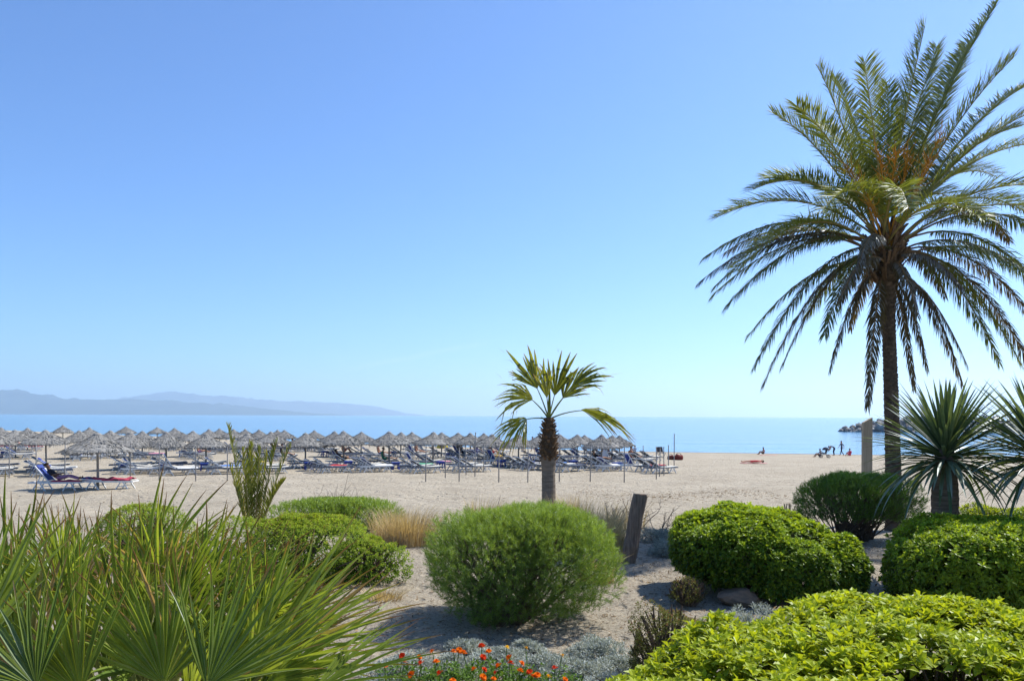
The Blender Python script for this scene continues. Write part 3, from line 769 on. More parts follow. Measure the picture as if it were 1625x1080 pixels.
on_lounger(("front", 13, 4), "dark-haired person on the blue lounger at the right end of the rows", "recline", top=dk, bottom=(.1, .1, .2), sleeves=True)
on_lounger(("second", 14, 1), "sunburnt person sitting under the rightmost umbrellas", "sitlong", top=(.45, .2, .12), bottom=(.3, .06, .05))
x, y, z = on_ground(971, 737)
person("person standing in a long white robe under the rightmost umbrellas", (x, y + 4, gz(x, y + 4)), R(200), "stand", (.72, .72, .74), (.72, .72, .74), sleeves=True, dress=True)
for (px, yb, lab, pose, rz, kw) in [
  (791.5, 716, "small dark figure walking along the water's edge, seen left of the fan palm", "walk", R(-80), dict(top=(.06, .08, .16), bottom=dk)),
  (830, 716.5, "person in a red shirt standing at the water's edge behind the fan palm", "stand", R(30), dict(top=(.45, .04, .06), bottom=(.05, .06, .15), sleeves=True)),
  (846, 716.5, "person in pink standing by the water just left of the fan palm trunk", "walk", R(60), dict(top=(.55, .2, .22), bottom=(.4, .1, .12), sleeves=True)),
  (1008, 717, "person in a pale blue top sitting alone by the water", "sit", R(20), dict(top=(.30, .38, .52), bottom=(.12, .12, .2), sleeves=True)),
  (1212, 721, "person with dark hair in red sitting on a towel by the water", "sit", R(95), dict(top=(.33, .07, .06), bottom=dk)),
  (1302, 725, "person seated on the sand beside the dark pushchair", "sit", R(95), dict(top=(.25, .25, .27), bottom=(.05, .05, .07))),
  (1323, 722.5, "person in dark trousers bending down beside another by the water", "bend", R(85), dict(top=(.10, .12, .17), bottom=(.03, .03, .06), long_legs=True)),
  (1336, 722.8, "person in dark clothes standing by the water", "walk", R(35), dict(top=(.08, .09, .13), bottom=(.04, .045, .07), long_legs=True, sleeves=True)),
  (1349, 723.5, "person in bright red sitting on the sand nearest the breakwater", "sit", R(10), dict(top=(.50, .03, .07), bottom=(.45, .03, .06), sleeves=True))]:
    x, y, z = on_ground(px, yb)
    person(lab, (x, y, z), rz, pose, kw.pop("top"), kw.pop("bottom"), **kw)
x, y, z = on_ground(1196, 735)
sand_towel = solid_mat("pink_towel", (.62, .30, .30), (.5, .22, .22), scale=4, rough=.95)
towel(x, y, gz(x, y) + .03, R(4), 2.0, .6, "pale pink towel under the sunbather lying on open sand", sand_towel, amp=.008)
person("sunbather in red lying flat on open sand", (x, y, gz(x, y) + .05), R(90), "lie", (.55, .04, .05), (.5, .04, .05), skin=(.5, .27, .18))
x, y, z = on_ground(1218, 722); towel(x, y - .3, gz(x, y - .3) + .03, R(4), 1.9, .6, "pink towel beside the person in red by the water", sand_towel, amp=.008)

# towels left on loungers and a few more bathers
_tw = {"white": (.72, .72, .70), "blue": (.08, .2, .5), "yellow": (.65, .5, .1), "red": (.5, .06, .06), "green": (.1, .35, .2), "pink": (.6, .25, .32)}
for (key, c) in [(("front", 3, 0), "white"), (("front", 4, 1), "blue"), (("front", 5, 3), "yellow"), (("front", 6, 1), "red"), (("front", 7, 0), "white"), (("front", 8, 2), "green"), (("front", 9, 3), "pink"), (("front", 10, 1), "white"), (("front", 11, 2), "blue"), (("front", 12, 0), "white"), (("front", 13, 1), "red"), (("second", 2, 0), "white"), (("second", 3, 1), "pink"), (("second", 11, 0), "yellow")]:
    t, x, y = LOUNGER_AT[key]; rz = t.rotation_euler[2]
    towel(x + math.cos(rz) * .38, y + math.sin(rz) * .38, gz(x, y) + .385, rz, 1.05, .70, "%s towel on a lounger at the %s umbrella from the left, %s row" % (c, ORD[key[1]], key[0]), cmat(_tw[c]), amp=.012)
for (key, lab, pose, kw) in [
  (("third", 7, 1), "bather in white sitting in the third row behind the young palm", "sitlong", dict(top=(.6, .6, .6), bottom=(.5, .5, .5))),
  (("front", 8, 4), "bather in a green swimsuit sitting up under the ninth front umbrella", "sitlong", dict(top=(.05, .25, .15), bottom=(.05, .25, .15), skin=pale)),
  (("second", 11, 1), "bather in a red swimsuit leaning forward left of the fan palm", "sit", dict(top=(.45, .05, .06), bottom=(.45, .05, .06), skin=pale)),
  (("second", 1, 1), "bather in turquoise sitting up in the far left loungers", "sitlong", dict(top=(.05, .35, .4), bottom=(.05, .1, .2), skin=pale)),
  (("third", 10, 1), "bather in orange sitting near the water behind the loungers", "sit", dict(top=(.6, .25, .05), bottom=(.1, .1, .12)))]:
    on_lounger(key, lab, pose, **kw)

# folding chair, pushchair and bags on the open sand
def folding_chair(px, yb):
    x, y, z = on_ground(px, yb)
    t = thing("folding_chair", (x, y, z), "dark folding beach chair standing beside the close-set stakes", "chair", rz=R(200))
    fm = steel_mat; cm = cmat(dk)
    b = MB()
    for s_ in (-.3, .3):
        b.bar((s_, -.3, 0), (s_, .25, .45), .03); b.bar((s_, .3, 0), (s_, -.28, .45), .03); b.bar((s_, -.22, .4), (s_, -.42, 1.0), .03)
    obj("frame", b.mesh("frame", fm), t)
    b = MB(); b.box((0, 0, .42), (.58, .52, .02)); obj("seat", b.mesh("seat", cm), t)
    b = MB(); b.box((0, -.33, .74), (.58, .03, .5), Matrix.Rotation(R(18), 3, 'X')); obj("backrest", b.mesh("backrest", cm), t)
folding_chair(1050, 726)
x, y, z = on_ground(1309, 726)
t = thing("pushchair", (x, y, z), "dark pushchair with a hood standing on the sand near the water", "pushchair", rz=R(80))
b = MB()
for s_ in (-.25, .25):
    b.bar((s_, -.35, .15), (s_, .45, .75), .03); b.bar((s_, .35, .15), (s_, -.3, .7), .03); b.bar((s_, -.3, .7), (s_, -.5, 1.02), .03)
b.bar((-.25, -.5, 1.02), (.25, -.5, 1.02), .03); obj("frame", b.mesh("frame", steel_mat), t)
b = MB(); b.box((0, .1, .45), (.44, .5, .1)); b.box((0, -.15, .7), (.44, .1, .5), Matrix.Rotation(R(15), 3, 'X')); obj("seat", b.mesh("seat", cmat((.05, .055, .07))), t)
b = MB(); b.ellipsoid((0, -.08, .78), (.26, .34, .3), 12, 7, zmin=0.0); obj("hood", b.mesh("hood", cmat((.06, .07, .09)), True), t)
for wx, wy in ((-.28, -.35), (.28, -.35), (-.28, .38), (.28, .38)):
    b = MB(); an = np.linspace(0, 6.283, 15); b.tube(np.c_[np.zeros(15), np.cos(an) * .13, np.sin(an) * .13], .025, n=6, cap=False); obj("wheel", b.mesh("wheel", cmat(dk)), t, (wx, wy, .15))
def bag(px, yb, lab, col, s_):
    x, y, z = on_ground(px, yb); r = np.random.RandomState(int(px))
    b = MB(); b.ellipsoid((0, 0, .2), (.42, .28, .27), 16, 9, zmin=-.75)
    P = np.concatenate(b.V); P = P * (1 + .10 * np.sin(P[:, :1] * 13 + r.rand() * 6) * np.cos(P[:, 2:3] * 15)); b.V = [P]
    t = thing("beach_bag", (x, y, z), lab, "bag", "bags on the sand"); t.scale = (s_,) * 3
    obj("sack", b.mesh("sack", cmat(col), True), t)
    b = MB(); an = np.linspace(0, math.pi, 10); b.tube(np.c_[np.cos(an) * .22, np.zeros(10), .36 + np.sin(an) * .22], .02, n=6); obj("handle", b.mesh("handle", cmat(dk)), t)
bag(1065, 729, "small dark maroon bag beside the folding chair", (.12, .03, .03), .8)
bag(1077, 729.5, "larger red and black bag right of the folding chair", (.16, .03, .025), 1.0)
# small yellow beach tent near the water
x, y, z = on_ground(702, 711)
t = thing("beach_tent", (x, y, z), "small yellow beach tent near the water behind the loungers", "tent")
b = MB(); b.ellipsoid((0, 0, 0), (.75, .6, .85), 14, 7, zmin=0.0); obj("shell", b.mesh("shell", cmat((.65, .50, .03)), True), t)
b = MB(); b.box((0, -.55, .25), (.5, .06, .45)); obj("doorway", b.mesh("doorway", cmat((.2, .15, .02))), t)

# ------------------------------------------------------------------ foliage tools
def frame_of(A):
    ref = np.where(np.abs(A[:, 2:3]) < .9, np.array([[0, 0, 1.0]]), np.array([[1.0, 0, 0]]))
    B = nrmz(np.cross(A, ref)); return B, np.cross(A, B)
def add_leaves(mb, P, D, Nn, Ln, Wd, rnd, wpos=.62, fold=.18, droop=.10, m=0):
    n = len(P); Ln = np.broadcast_to(Ln, (n,))[:, None]; Wd = np.broadcast_to(Wd, (n,))[:, None]
    S = nrmz(np.cross(D, Nn)); U = np.cross(S, D)
    M = P + D * Ln * wpos - U * 0
    Lf = M + S * Wd / 2 + U * Wd * fold; Rt = M - S * Wd / 2 + U * Wd * fold
    Tp = P + D * Ln - U * Ln * droop
    V = np.stack([P, Lf, M, Rt, Tp], 1).reshape(-1, 3)
    b = (np.arange(n) * 5)[:, None]
    F = np.concatenate([b + np.array([[0, 1, 2]]), b + np.array([[1, 4, 2]]), b + np.array([[0, 2, 3]]), b + np.array([[2, 4, 3]])])
    mb.add(V, F, np.tile([0, .6, .6, .6, 1.0], n), np.repeat(np.broadcast_to(rnd, (n,)), 5), m)
def add_needles(mb, P, D, Nn, Ln, Wd, rnd, m=0):
    n = len(P); Ln = np.broadcast_to(Ln, (n,))[:, None]; Wd = np.broadcast_to(Wd, (n,))[:, None]
    S = nrmz(np.cross(D, Nn))
    V = np.stack([P + S * Wd / 2, P - S * Wd / 2, P + D * Ln], 1).reshape(-1, 3)
    mb.add(V, np.arange(n * 3).reshape(-1, 3), np.tile([0, 0, 1.0], n), np.repeat(np.broadcast_to(rnd, (n,)), 3), m)
def rosettes(mb, C, A, r, nl=8, L=.065, Wd=.024, young=None, tilt=(25, 85), m=0, jit=.25):
    B1, B2 = frame_of(A); n = len(C); ph0 = r.rand(n) * 6.283
    for k in range(nl):
        ph = ph0 + k * 2.4 + r.randn(n) * .2
        f = k / max(1, nl - 1)
        ti = np.radians(tilt[0] + (tilt[1] - tilt[0]) * f + r.randn(n) * 10)[:, None]
        rad = B1 * np.cos(ph)[:, None] + B2 * np.sin(ph)[:, None]
        D = nrmz(A * np.cos(ti) + rad * np.sin(ti)); Nn = nrmz(A * np.sin(ti) - rad * np.cos(ti) + 1e-3)
        y = .5 if young is None else young
        rn = np.clip(y + (0.25 - .4 * f) + r.randn(n) * .14, 0, .999)
        s_ = (.75 + .5 * r.rand(n))
        add_leaves(mb, C - A * (.02 * f), D, Nn, L * s_ * (.7 + .4 * f), Wd * s_ * (.8 + .3 * f), rn, m=m, droop=.12 + .15 * r.rand())
def lump_dirs(r, n, zmin=-.35):
    d = nrmz(r.randn(int(n * 2.2) + 50, 3)); d = d[d[:, 2] > zmin][:n]; return d
class Lumps:
    def __init__(s, r, k=26, amp=.10, sharp=9):
        s.c = nrmz(r.randn(k, 3)); s.a = r.randn(k) * amp; s.k = sharp
    def __call__(s, d):
        v = (s.a[None] * np.exp(s.k * (d @ s.c.T - 1))).sum(1); return np.clip(1 + v - np.abs(s.a).mean() * .5, .82, 1.07)
def superell(d, rad, e):
    """point on a superellipsoid along direction d (e > 2 gives flatter top and sides)"""
    q = (np.abs(d / np.array(rad)) ** e).sum(1) ** (-1 / e)
    P = d * q[:, None]
    N_ = nrmz(np.sign(d) * np.abs(P / np.array(rad)) ** (e - 1) / np.array(rad)); return P, N_
def twig_tree(mb, base, tips, r, rad0=.02, m=0, n=5):
    for tp in tips:
        tp = np.asarray(tp); mid = base + (tp - base) * .5 + r.randn(3) * .05 + np.array([0, 0, -.05]) * 0
        tt = np.linspace(0, 1, 5)[:, None]; pts = (1 - tt) ** 2 * base + 2 * tt * (1 - tt) * mid + tt ** 2 * tp
        mb.tube(pts + r.randn(5, 3) * .012, np.linspace(rad0, rad0 * .3, 5), n=n, m=m, cap=False)

twig_mat = solid_mat("twig_bark", (.17, .125, .09), (.09, .068, .05), scale=20, rough=.9, spec=.1)
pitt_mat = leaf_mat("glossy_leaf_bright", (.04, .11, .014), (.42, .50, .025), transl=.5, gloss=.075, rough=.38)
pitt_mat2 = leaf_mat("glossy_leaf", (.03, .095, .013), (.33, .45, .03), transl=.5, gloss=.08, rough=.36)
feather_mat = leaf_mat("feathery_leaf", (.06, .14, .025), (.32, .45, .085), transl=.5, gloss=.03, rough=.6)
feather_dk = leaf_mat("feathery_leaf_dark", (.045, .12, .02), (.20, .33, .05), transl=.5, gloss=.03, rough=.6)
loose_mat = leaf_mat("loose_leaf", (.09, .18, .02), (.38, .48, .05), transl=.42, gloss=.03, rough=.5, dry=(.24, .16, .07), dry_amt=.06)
silver_mat = leaf_mat("silver_leaf", (.22, .25, .22), (.52, .56, .52), transl=.15, gloss=.02, rough=.7)
olive_mat = leaf_mat("olive_leaf", (.09, .075, .03), (.20, .22, .05), transl=.35, gloss=.03, rough=.5, dry=(.22, .11, .06), dry_amt=.2)
straw_mat = leaf_mat("straw", (.34, .245, .12), (.68, .55, .33), transl=.3, gloss=.03, rough=.6)

def round_bush(name, label, cat, c, rad, mat, seed, n, e=2.6, L=.065, Wd=.026, zmin=-.5, young=(.25, .9), amp=.08, nl=8, group=None, lumps=30):
    """dense clipped shrub: rosettes of leaves through an outer shell, thinner leaves inside, twigs from the ground"""
    r = np.random.RandomState(seed); c = np.array(c, float)
    g0 = gz(c[0], c[1])
    t = thing(name, (c[0], c[1], g0), label, cat, group)
    o = c - np.array([c[0], c[1], g0])
    lp = Lumps(r, lumps, amp); lp2 = Lumps(r, 160, amp * .4, 45)
    mb = MB()
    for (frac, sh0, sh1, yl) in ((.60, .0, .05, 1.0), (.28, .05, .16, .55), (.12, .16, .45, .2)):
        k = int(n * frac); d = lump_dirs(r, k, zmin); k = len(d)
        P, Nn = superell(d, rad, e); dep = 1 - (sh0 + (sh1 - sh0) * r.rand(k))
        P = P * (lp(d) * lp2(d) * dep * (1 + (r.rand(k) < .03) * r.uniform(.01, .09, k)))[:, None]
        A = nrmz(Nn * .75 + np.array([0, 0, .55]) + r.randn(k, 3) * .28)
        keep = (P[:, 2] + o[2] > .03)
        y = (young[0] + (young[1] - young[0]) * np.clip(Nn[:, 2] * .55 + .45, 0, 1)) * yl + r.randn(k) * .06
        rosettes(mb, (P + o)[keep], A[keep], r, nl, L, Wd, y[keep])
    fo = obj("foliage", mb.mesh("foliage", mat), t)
    tw = MB(); d = lump_dirs(r, 60, .0); P, _ = superell(d, rad, e)
    twig_tree(tw, np.array([0, 0, -.05]), P * .9 + o, r, .022); obj("branches", tw.mesh("branches", twig_mat), t)
    return t

# ------------------------------------------------------------------ big clipped hedge in the near right corner: joined mounds
def mounds(name, label, cat, blobs, mat, seed, dens, L, Wd, young, nl=9, e=2.8, amp=.055):
    r = np.random.RandomState(seed); bl = [np.array(q, float) for q in blobs]   # x, y, rx, ry, ztop
    c0 = bl[0][:2]; g0 = gz(*c0); t = thing(name, (c0[0], c0[1], g0), label, cat)
    org = np.array([c0[0], c0[1], g0]); mb = MB()
    def info(q):
        gq = gz(q[0], q[1]); H = q[4] - gq; cz = gq + H * .45; return np.array([q[0], q[1], cz]), np.array([q[2], q[3], H * .55])
    cs = [info(q) for q in bl]; lps = [(Lumps(r, 36, amp, 11), Lumps(r, 150, .04, 50)) for _ in bl]
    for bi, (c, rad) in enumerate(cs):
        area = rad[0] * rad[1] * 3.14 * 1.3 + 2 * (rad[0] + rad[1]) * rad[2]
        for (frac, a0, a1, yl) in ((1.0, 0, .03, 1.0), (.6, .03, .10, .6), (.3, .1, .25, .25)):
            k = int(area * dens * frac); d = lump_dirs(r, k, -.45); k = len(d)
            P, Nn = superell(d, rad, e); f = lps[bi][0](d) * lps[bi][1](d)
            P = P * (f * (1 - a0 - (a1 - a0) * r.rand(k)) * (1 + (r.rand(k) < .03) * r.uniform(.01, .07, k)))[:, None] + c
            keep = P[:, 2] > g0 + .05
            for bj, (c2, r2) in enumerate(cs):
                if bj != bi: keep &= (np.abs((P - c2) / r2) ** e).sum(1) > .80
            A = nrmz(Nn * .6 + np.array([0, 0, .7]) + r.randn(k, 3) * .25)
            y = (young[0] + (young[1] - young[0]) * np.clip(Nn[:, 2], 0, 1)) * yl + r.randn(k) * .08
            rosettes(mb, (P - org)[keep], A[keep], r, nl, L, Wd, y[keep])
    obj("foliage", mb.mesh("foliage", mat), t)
    tw = MB()
    for c, rad in cs:
        d = lump_dirs(r, 40, .0); P, _ = superell(d, rad, e)
        twig_tree(tw, np.array([c[0], c[1], gz(c[0], c[1])]) - org, P * .88 + c - org, r, .02)
    obj("branches", tw.mesh("branches", twig_mat), t)
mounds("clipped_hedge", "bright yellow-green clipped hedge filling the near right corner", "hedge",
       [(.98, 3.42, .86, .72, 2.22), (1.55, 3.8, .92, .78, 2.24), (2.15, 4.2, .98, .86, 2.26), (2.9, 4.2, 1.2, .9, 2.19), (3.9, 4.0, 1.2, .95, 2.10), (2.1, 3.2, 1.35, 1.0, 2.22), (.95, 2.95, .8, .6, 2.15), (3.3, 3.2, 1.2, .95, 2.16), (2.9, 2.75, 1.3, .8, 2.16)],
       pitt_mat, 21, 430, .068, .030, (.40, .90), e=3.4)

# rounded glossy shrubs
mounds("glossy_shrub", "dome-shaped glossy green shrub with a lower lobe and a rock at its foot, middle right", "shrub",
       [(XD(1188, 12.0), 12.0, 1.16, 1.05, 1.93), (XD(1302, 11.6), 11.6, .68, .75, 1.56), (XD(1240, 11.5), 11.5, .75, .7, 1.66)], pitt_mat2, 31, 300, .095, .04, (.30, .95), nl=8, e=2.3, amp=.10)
D = 11.0
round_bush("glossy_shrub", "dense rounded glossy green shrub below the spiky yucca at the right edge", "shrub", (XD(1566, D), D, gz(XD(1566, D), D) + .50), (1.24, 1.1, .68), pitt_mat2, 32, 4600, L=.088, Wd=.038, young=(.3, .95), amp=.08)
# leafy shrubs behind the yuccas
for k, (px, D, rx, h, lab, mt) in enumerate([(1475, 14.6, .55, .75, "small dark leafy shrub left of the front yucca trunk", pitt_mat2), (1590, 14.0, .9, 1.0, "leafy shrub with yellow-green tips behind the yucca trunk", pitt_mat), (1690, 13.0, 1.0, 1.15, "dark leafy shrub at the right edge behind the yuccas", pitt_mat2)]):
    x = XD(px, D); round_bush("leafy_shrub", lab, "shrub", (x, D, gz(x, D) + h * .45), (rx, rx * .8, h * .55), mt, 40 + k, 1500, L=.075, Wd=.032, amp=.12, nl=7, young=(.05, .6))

# ------------------------------------------------------------------ feathery shrubs: sprays of fine needles on branching stems
def feathery(name, label, c, rad, hbase, mat, seed, nspray, needles, nl_len=.03, nl_w=.004, stems=60, zmin=-.25, spray=.13, amp=.09, e=2.5):
    r = np.random.RandomState(seed); c = np.array(c, float); g0 = gz(c[0], c[1]); org = np.array([c[0], c[1], g0])
    t = thing(name, tuple(org), label, "shrub"); lp = Lumps(r, 30, amp); lp2 = Lumps(r, 120, amp * .6, 30); mb = MB()
    d = lump_dirs(r, nspray, zmin); k = len(d); P, Nn = superell(d, rad, e)
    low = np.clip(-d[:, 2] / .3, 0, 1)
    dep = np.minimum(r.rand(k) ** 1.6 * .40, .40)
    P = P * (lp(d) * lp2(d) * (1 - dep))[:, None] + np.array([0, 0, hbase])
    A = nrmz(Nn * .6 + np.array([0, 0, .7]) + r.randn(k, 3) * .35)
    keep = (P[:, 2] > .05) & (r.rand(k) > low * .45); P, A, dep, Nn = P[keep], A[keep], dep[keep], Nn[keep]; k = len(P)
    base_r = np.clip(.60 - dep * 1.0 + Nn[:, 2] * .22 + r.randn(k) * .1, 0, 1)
    S = spray * (.6 + .8 * r.rand(k))
    # the stem of each spray
    B1, B2 = frame_of(A)
    add_needles(mb, P - A * S[:, None] * .5, A, B1, S * 1.2, .005, np.full(k, .2))
    for q in range(needles):
        u = (q + r.rand(k)) / needles; ph = r.rand(k) * 6.283
        rad_ = B1 * np.cos(ph)[:, None] + B2 * np.sin(ph)[:, None]
        Dn = nrmz(A * .75 + rad_ * .8 + r.randn(k, 3) * .15)
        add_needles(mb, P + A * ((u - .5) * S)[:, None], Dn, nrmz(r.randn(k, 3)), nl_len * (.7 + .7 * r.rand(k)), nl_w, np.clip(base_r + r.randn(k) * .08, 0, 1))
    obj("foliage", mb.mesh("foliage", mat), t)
    tw = MB(); d = lump_dirs(r, stems, .0); Pt, _ = superell(d, rad, e); Pt = Pt * .86 + np.array([0, 0, hbase])
    cl = r.randn(6, 2) * np.array(rad[:2]) * .22
    for q in range(len(Pt)):
        b0 = np.array([*cl[q % 6], -.05]); twig_tree(tw, b0, [Pt[q]], r, .018)
        for _ in range(3):
            s_ = b0 + (Pt[q] - b0) * r.uniform(.4, .75); twig_tree(tw, s_, [s_ + r.randn(3) * .18 + np.array([0, 0, .28])], r, .007, n=3)
    obj("stems", tw.mesh("stems", twig_mat), t)
    return t
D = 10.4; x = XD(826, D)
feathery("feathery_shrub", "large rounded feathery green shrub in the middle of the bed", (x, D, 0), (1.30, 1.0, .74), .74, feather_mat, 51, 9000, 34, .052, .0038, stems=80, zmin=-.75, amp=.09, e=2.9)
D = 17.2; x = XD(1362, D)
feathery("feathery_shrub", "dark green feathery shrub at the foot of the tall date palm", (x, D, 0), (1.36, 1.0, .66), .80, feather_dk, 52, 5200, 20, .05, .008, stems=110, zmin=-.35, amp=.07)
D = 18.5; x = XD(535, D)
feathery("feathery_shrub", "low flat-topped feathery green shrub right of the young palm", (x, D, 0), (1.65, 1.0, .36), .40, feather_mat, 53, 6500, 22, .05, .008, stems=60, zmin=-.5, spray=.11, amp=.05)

# loose light-green shrubs on the left
def loose(name, label, px, D, rx, ry, h, seed, n, mat=loose_mat, L=.045, Wd=.02, amp=.16):
    x = XD(px, D); return round_bush(name, label, "shrub", (x, D, gz(x, D) + h * .42), (rx, ry, h * .58), mat, seed, n, e=2.2, L=L, Wd=Wd, young=(.15, .58), amp=amp, nl=6, lumps=60)
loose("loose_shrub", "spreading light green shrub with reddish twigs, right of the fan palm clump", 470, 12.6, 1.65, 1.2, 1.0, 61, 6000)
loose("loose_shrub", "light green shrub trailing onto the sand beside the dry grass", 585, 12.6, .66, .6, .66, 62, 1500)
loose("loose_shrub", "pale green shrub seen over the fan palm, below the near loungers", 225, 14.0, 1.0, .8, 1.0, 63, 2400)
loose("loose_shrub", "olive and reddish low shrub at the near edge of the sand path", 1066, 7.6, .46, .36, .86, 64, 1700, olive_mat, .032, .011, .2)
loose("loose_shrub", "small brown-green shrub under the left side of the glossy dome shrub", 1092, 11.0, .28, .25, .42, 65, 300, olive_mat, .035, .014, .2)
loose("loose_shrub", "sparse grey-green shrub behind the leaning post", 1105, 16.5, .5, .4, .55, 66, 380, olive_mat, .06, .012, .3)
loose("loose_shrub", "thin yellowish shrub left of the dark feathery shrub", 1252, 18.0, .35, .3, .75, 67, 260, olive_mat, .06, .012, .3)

# ------------------------------------------------------------------ silver ground cover clumps
def silver(px, D, rx, h, seed, label):
    x = XD(px, D); r = np.random.RandomState(seed); t = thing("silver_bush", (x, D, gz(x, D)), label, "plant", "silver-leaved plants")
    mb = MB(); k = int(700 * rx / .35); d = lump_dirs(r, k, .0); P, Nn = superell(d, (rx * 1.12, rx * .95, h * .78), 2.2); lp = Lumps(r, 40, .35, 16)
    P = P * (lp(d) * (1 - .45 * r.rand(len(d)) ** 1.5))[:, None]; A = nrmz(Nn * .5 + np.array([0, 0, .8]) + r.randn(len(d), 3) * .35)
    rosettes(mb, P, A, r, 6, .06, .009, .45 + .25 * r.randn(len(d)), (10, 60)); obj("foliage", mb.mesh("foliage", silver_mat), t)
    tw = MB(); twig_tree(tw, np.array([0, 0, -.03]), P[:30] * .9, r, .008); obj("stems", tw.mesh("stems", twig_mat), t)
SIL = [(650, 7.9, .42, .28, "at the bottom left of the flower bed"), (720, 8.1, .36, .24, "in front of the feathery shrub's left side"), (790, 8.4, .36, .22, "in front of the feathery shrub's middle"), (860, 8.1, .34, .22, "just right of the orange flowers' middle"), (915, 7.7, .40, .32, "between the flowers and the clipped hedge"), (945, 8.5, .38, .34, "at the foot of the feathery shrub's right side"), (690, 7.1, .38, .2, "among the red flowers at left"), (800, 7.0, .4, .2, "among the orange flowers at middle"), (890, 6.9, .36, .22, "at the bottom edge beside the hedge"), (1150, 9.2, .36, .52, "behind the olive low shrub"), (1198, 9.0, .40, .58, "below the rock under the dome shrub"), (1255, 8.6, .36, .55, "peeping over the clipped hedge"), (1062, 15.0, .42, .34, "right of the leaning post"), (1045, 17.0, .5, .4, "behind the leaning post"), (740, 8.9, .22, .14, "in the shadow of the feathery shrub, left one"), (840, 8.9, .2, .14, "in the shadow of the feathery shrub, right one"), (605, 7.4, .36, .2, "under the fan palm's right tips"), (950, 7.3, .36, .24, "against the clipped hedge's left end"), (985, 8.0, .3, .2, "left of the olive low shrub"), (850, 7.45, .34, .22, "behind the rightmost orange flowers")]
for k, (px, D, rx, h, lab) in enumerate(SIL): silver(px, D, rx, h, 200 + k, "silvery grey leaved plant " + lab)

# ------------------------------------------------------------------ orange and red flowers
petal_o = leaf_mat("orange_petal", (.75, .13, .01), (.85, .26, .015), transl=.35, gloss=.01)
petal_r = leaf_mat("red_petal", (.62, .03, .015), (.80, .10, .02), transl=.35, gloss=.01)
petal_y = leaf_mat("yellow_petal", (.80, .50, .02), (.90, .62, .04), transl=.35, gloss=.01)
flow_leaf = leaf_mat("flower_leaf", (.05, .12, .02), (.17, .28, .05), transl=.4, gloss=.04)
def flower_head(mat, seed, R0=.038):
    r = np.random.RandomState(seed); mb = MB()
    for ring, (n, L, ti) in enumerate(((13, 1.0, 78), (11, .8, 55), (8, .55, 30))):
        a = np.arange(n) / n * 6.283 + ring * .3 + r.randn(n) * .05; ti_ = R(ti)
        D = np.stack([np.cos(a) * math.sin(ti_), np.sin(a) * math.sin(ti_), np.full(n, math.cos(ti_))], -1)
        Nn = np.stack([-np.cos(a) * math.cos(ti_), -np.sin(a) * math.cos(ti_), np.full(n, math.sin(ti_))], -1)
        add_leaves(mb, np.zeros((n, 3)) + np.array([0, 0, ring * .006]), D, Nn, R0 * L, R0 * .48, r.rand(n), wpos=.7, fold=.1)
    return mb.mesh("flower", mat)
FH = {"o": [flower_head(petal_o, 1), flower_head(petal_o, 2)], "r": [flower_head(petal_r, 3), flower_head(petal_r, 4)], "y": [flower_head(petal_y, 5, .03)]}
FL = [(612, 1056, "r"), (640, 1040, "r"), (643, 1050, "o"), (688, 1033, "o"), (667, 1042, "o"), (670, 1052, "r"), (694, 1050, "o"), (721, 1034, "o"), (730, 1031, "o"), (737, 1036, "o"), (766, 1025, "r"), (777, 1033, "o"), (768, 1042, "r"), (810, 1043, "o"), (770, 1062, "r"), (754, 1061, "o"), (789, 1067, "r"), (793, 1056, "o"), (812, 1052, "r"), (829, 1052, "o"), (827, 1064, "o"), (842, 1066, "r"), (854, 1071, "o"), (768, 1074, "o"), (785, 1077, "o"), (882, 1060, "r"), (898, 1078, "o"), (720, 1080, "o"), (806, 1027, "y"), (893, 1040, "y"), (836, 1028, "y"), (872, 1074, "y"), (845, 1072, "o"), (655, 1070, "o"), (700, 1068, "r")]
FL.sort(); 
cl = [FL[k:k + 3] for k in range(0, len(FL), 3)]
def fl_pos(px, py):
    D = (CAMZ - (gz(0, 7) + .34)) * FPX / (py - hor(px)); return XD(px, D), D, CAMZ + (hor(px) - py) / FPX * D
for k, grp in enumerate(cl):
    pts = [fl_pos(px, py) for px, py, _ in grp]
    cx, cy = np.mean([q[0] for q in pts]), np.mean([q[1] for q in pts]) + .02; g0 = gz(cx, cy)
    cw = {"o": "orange", "r": "red", "y": "yellow"}; cols = []
    for q in grp:
        if cw[q[2]] not in cols: cols.append(cw[q[2]])
    t = thing("flowering_plant", (cx, cy, g0), "flowering plant with %s blooms, %s from left in bed" % (" and ".join(cols), ORD[k]), "flower", "flowering plants at the bottom of the picture")
    r = np.random.RandomState(300 + k); st = MB(); lf = MB()
    for (px, py, c), q in zip(grp, pts):
        h = np.array([q[0] - cx, q[1] - cy, q[2] - g0]); b0 = np.array([h[0] * .4, h[1] * .4, 0])
        st = MB(); st.tube([b0, (b0 + h) / 2 + r.randn(3) * .015, h - np.array([0, 0, .004])], [.005, .004, .004], n=5); obj("stem", st.mesh("stem", flow_leaf), t)
        f = obj("flower", FH[c][(k + int(px)) % len(FH[c])], t, tuple(h)); f.rotation_euler = (r.randn() * .3 + .25, r.randn() * .3, r.rand() * 6)
        s_ = r.uniform(.8, 1.15); f.scale = (s_,) * 3
    C = r.randn(46, 3) * np.array([.13, .12, .07]) + np.array([0, 0, .17]); C[:, 2] = np.clip(C[:, 2], .02, .27)
    rosettes(lf, C, nrmz(r.randn(46, 3) * .4 + np.array([0, 0, 1])), r, 5, .055, .026, .5 + .2 * r.randn(46), (35, 85))
    obj("leaves", lf.mesh("leaves", flow_leaf), t)

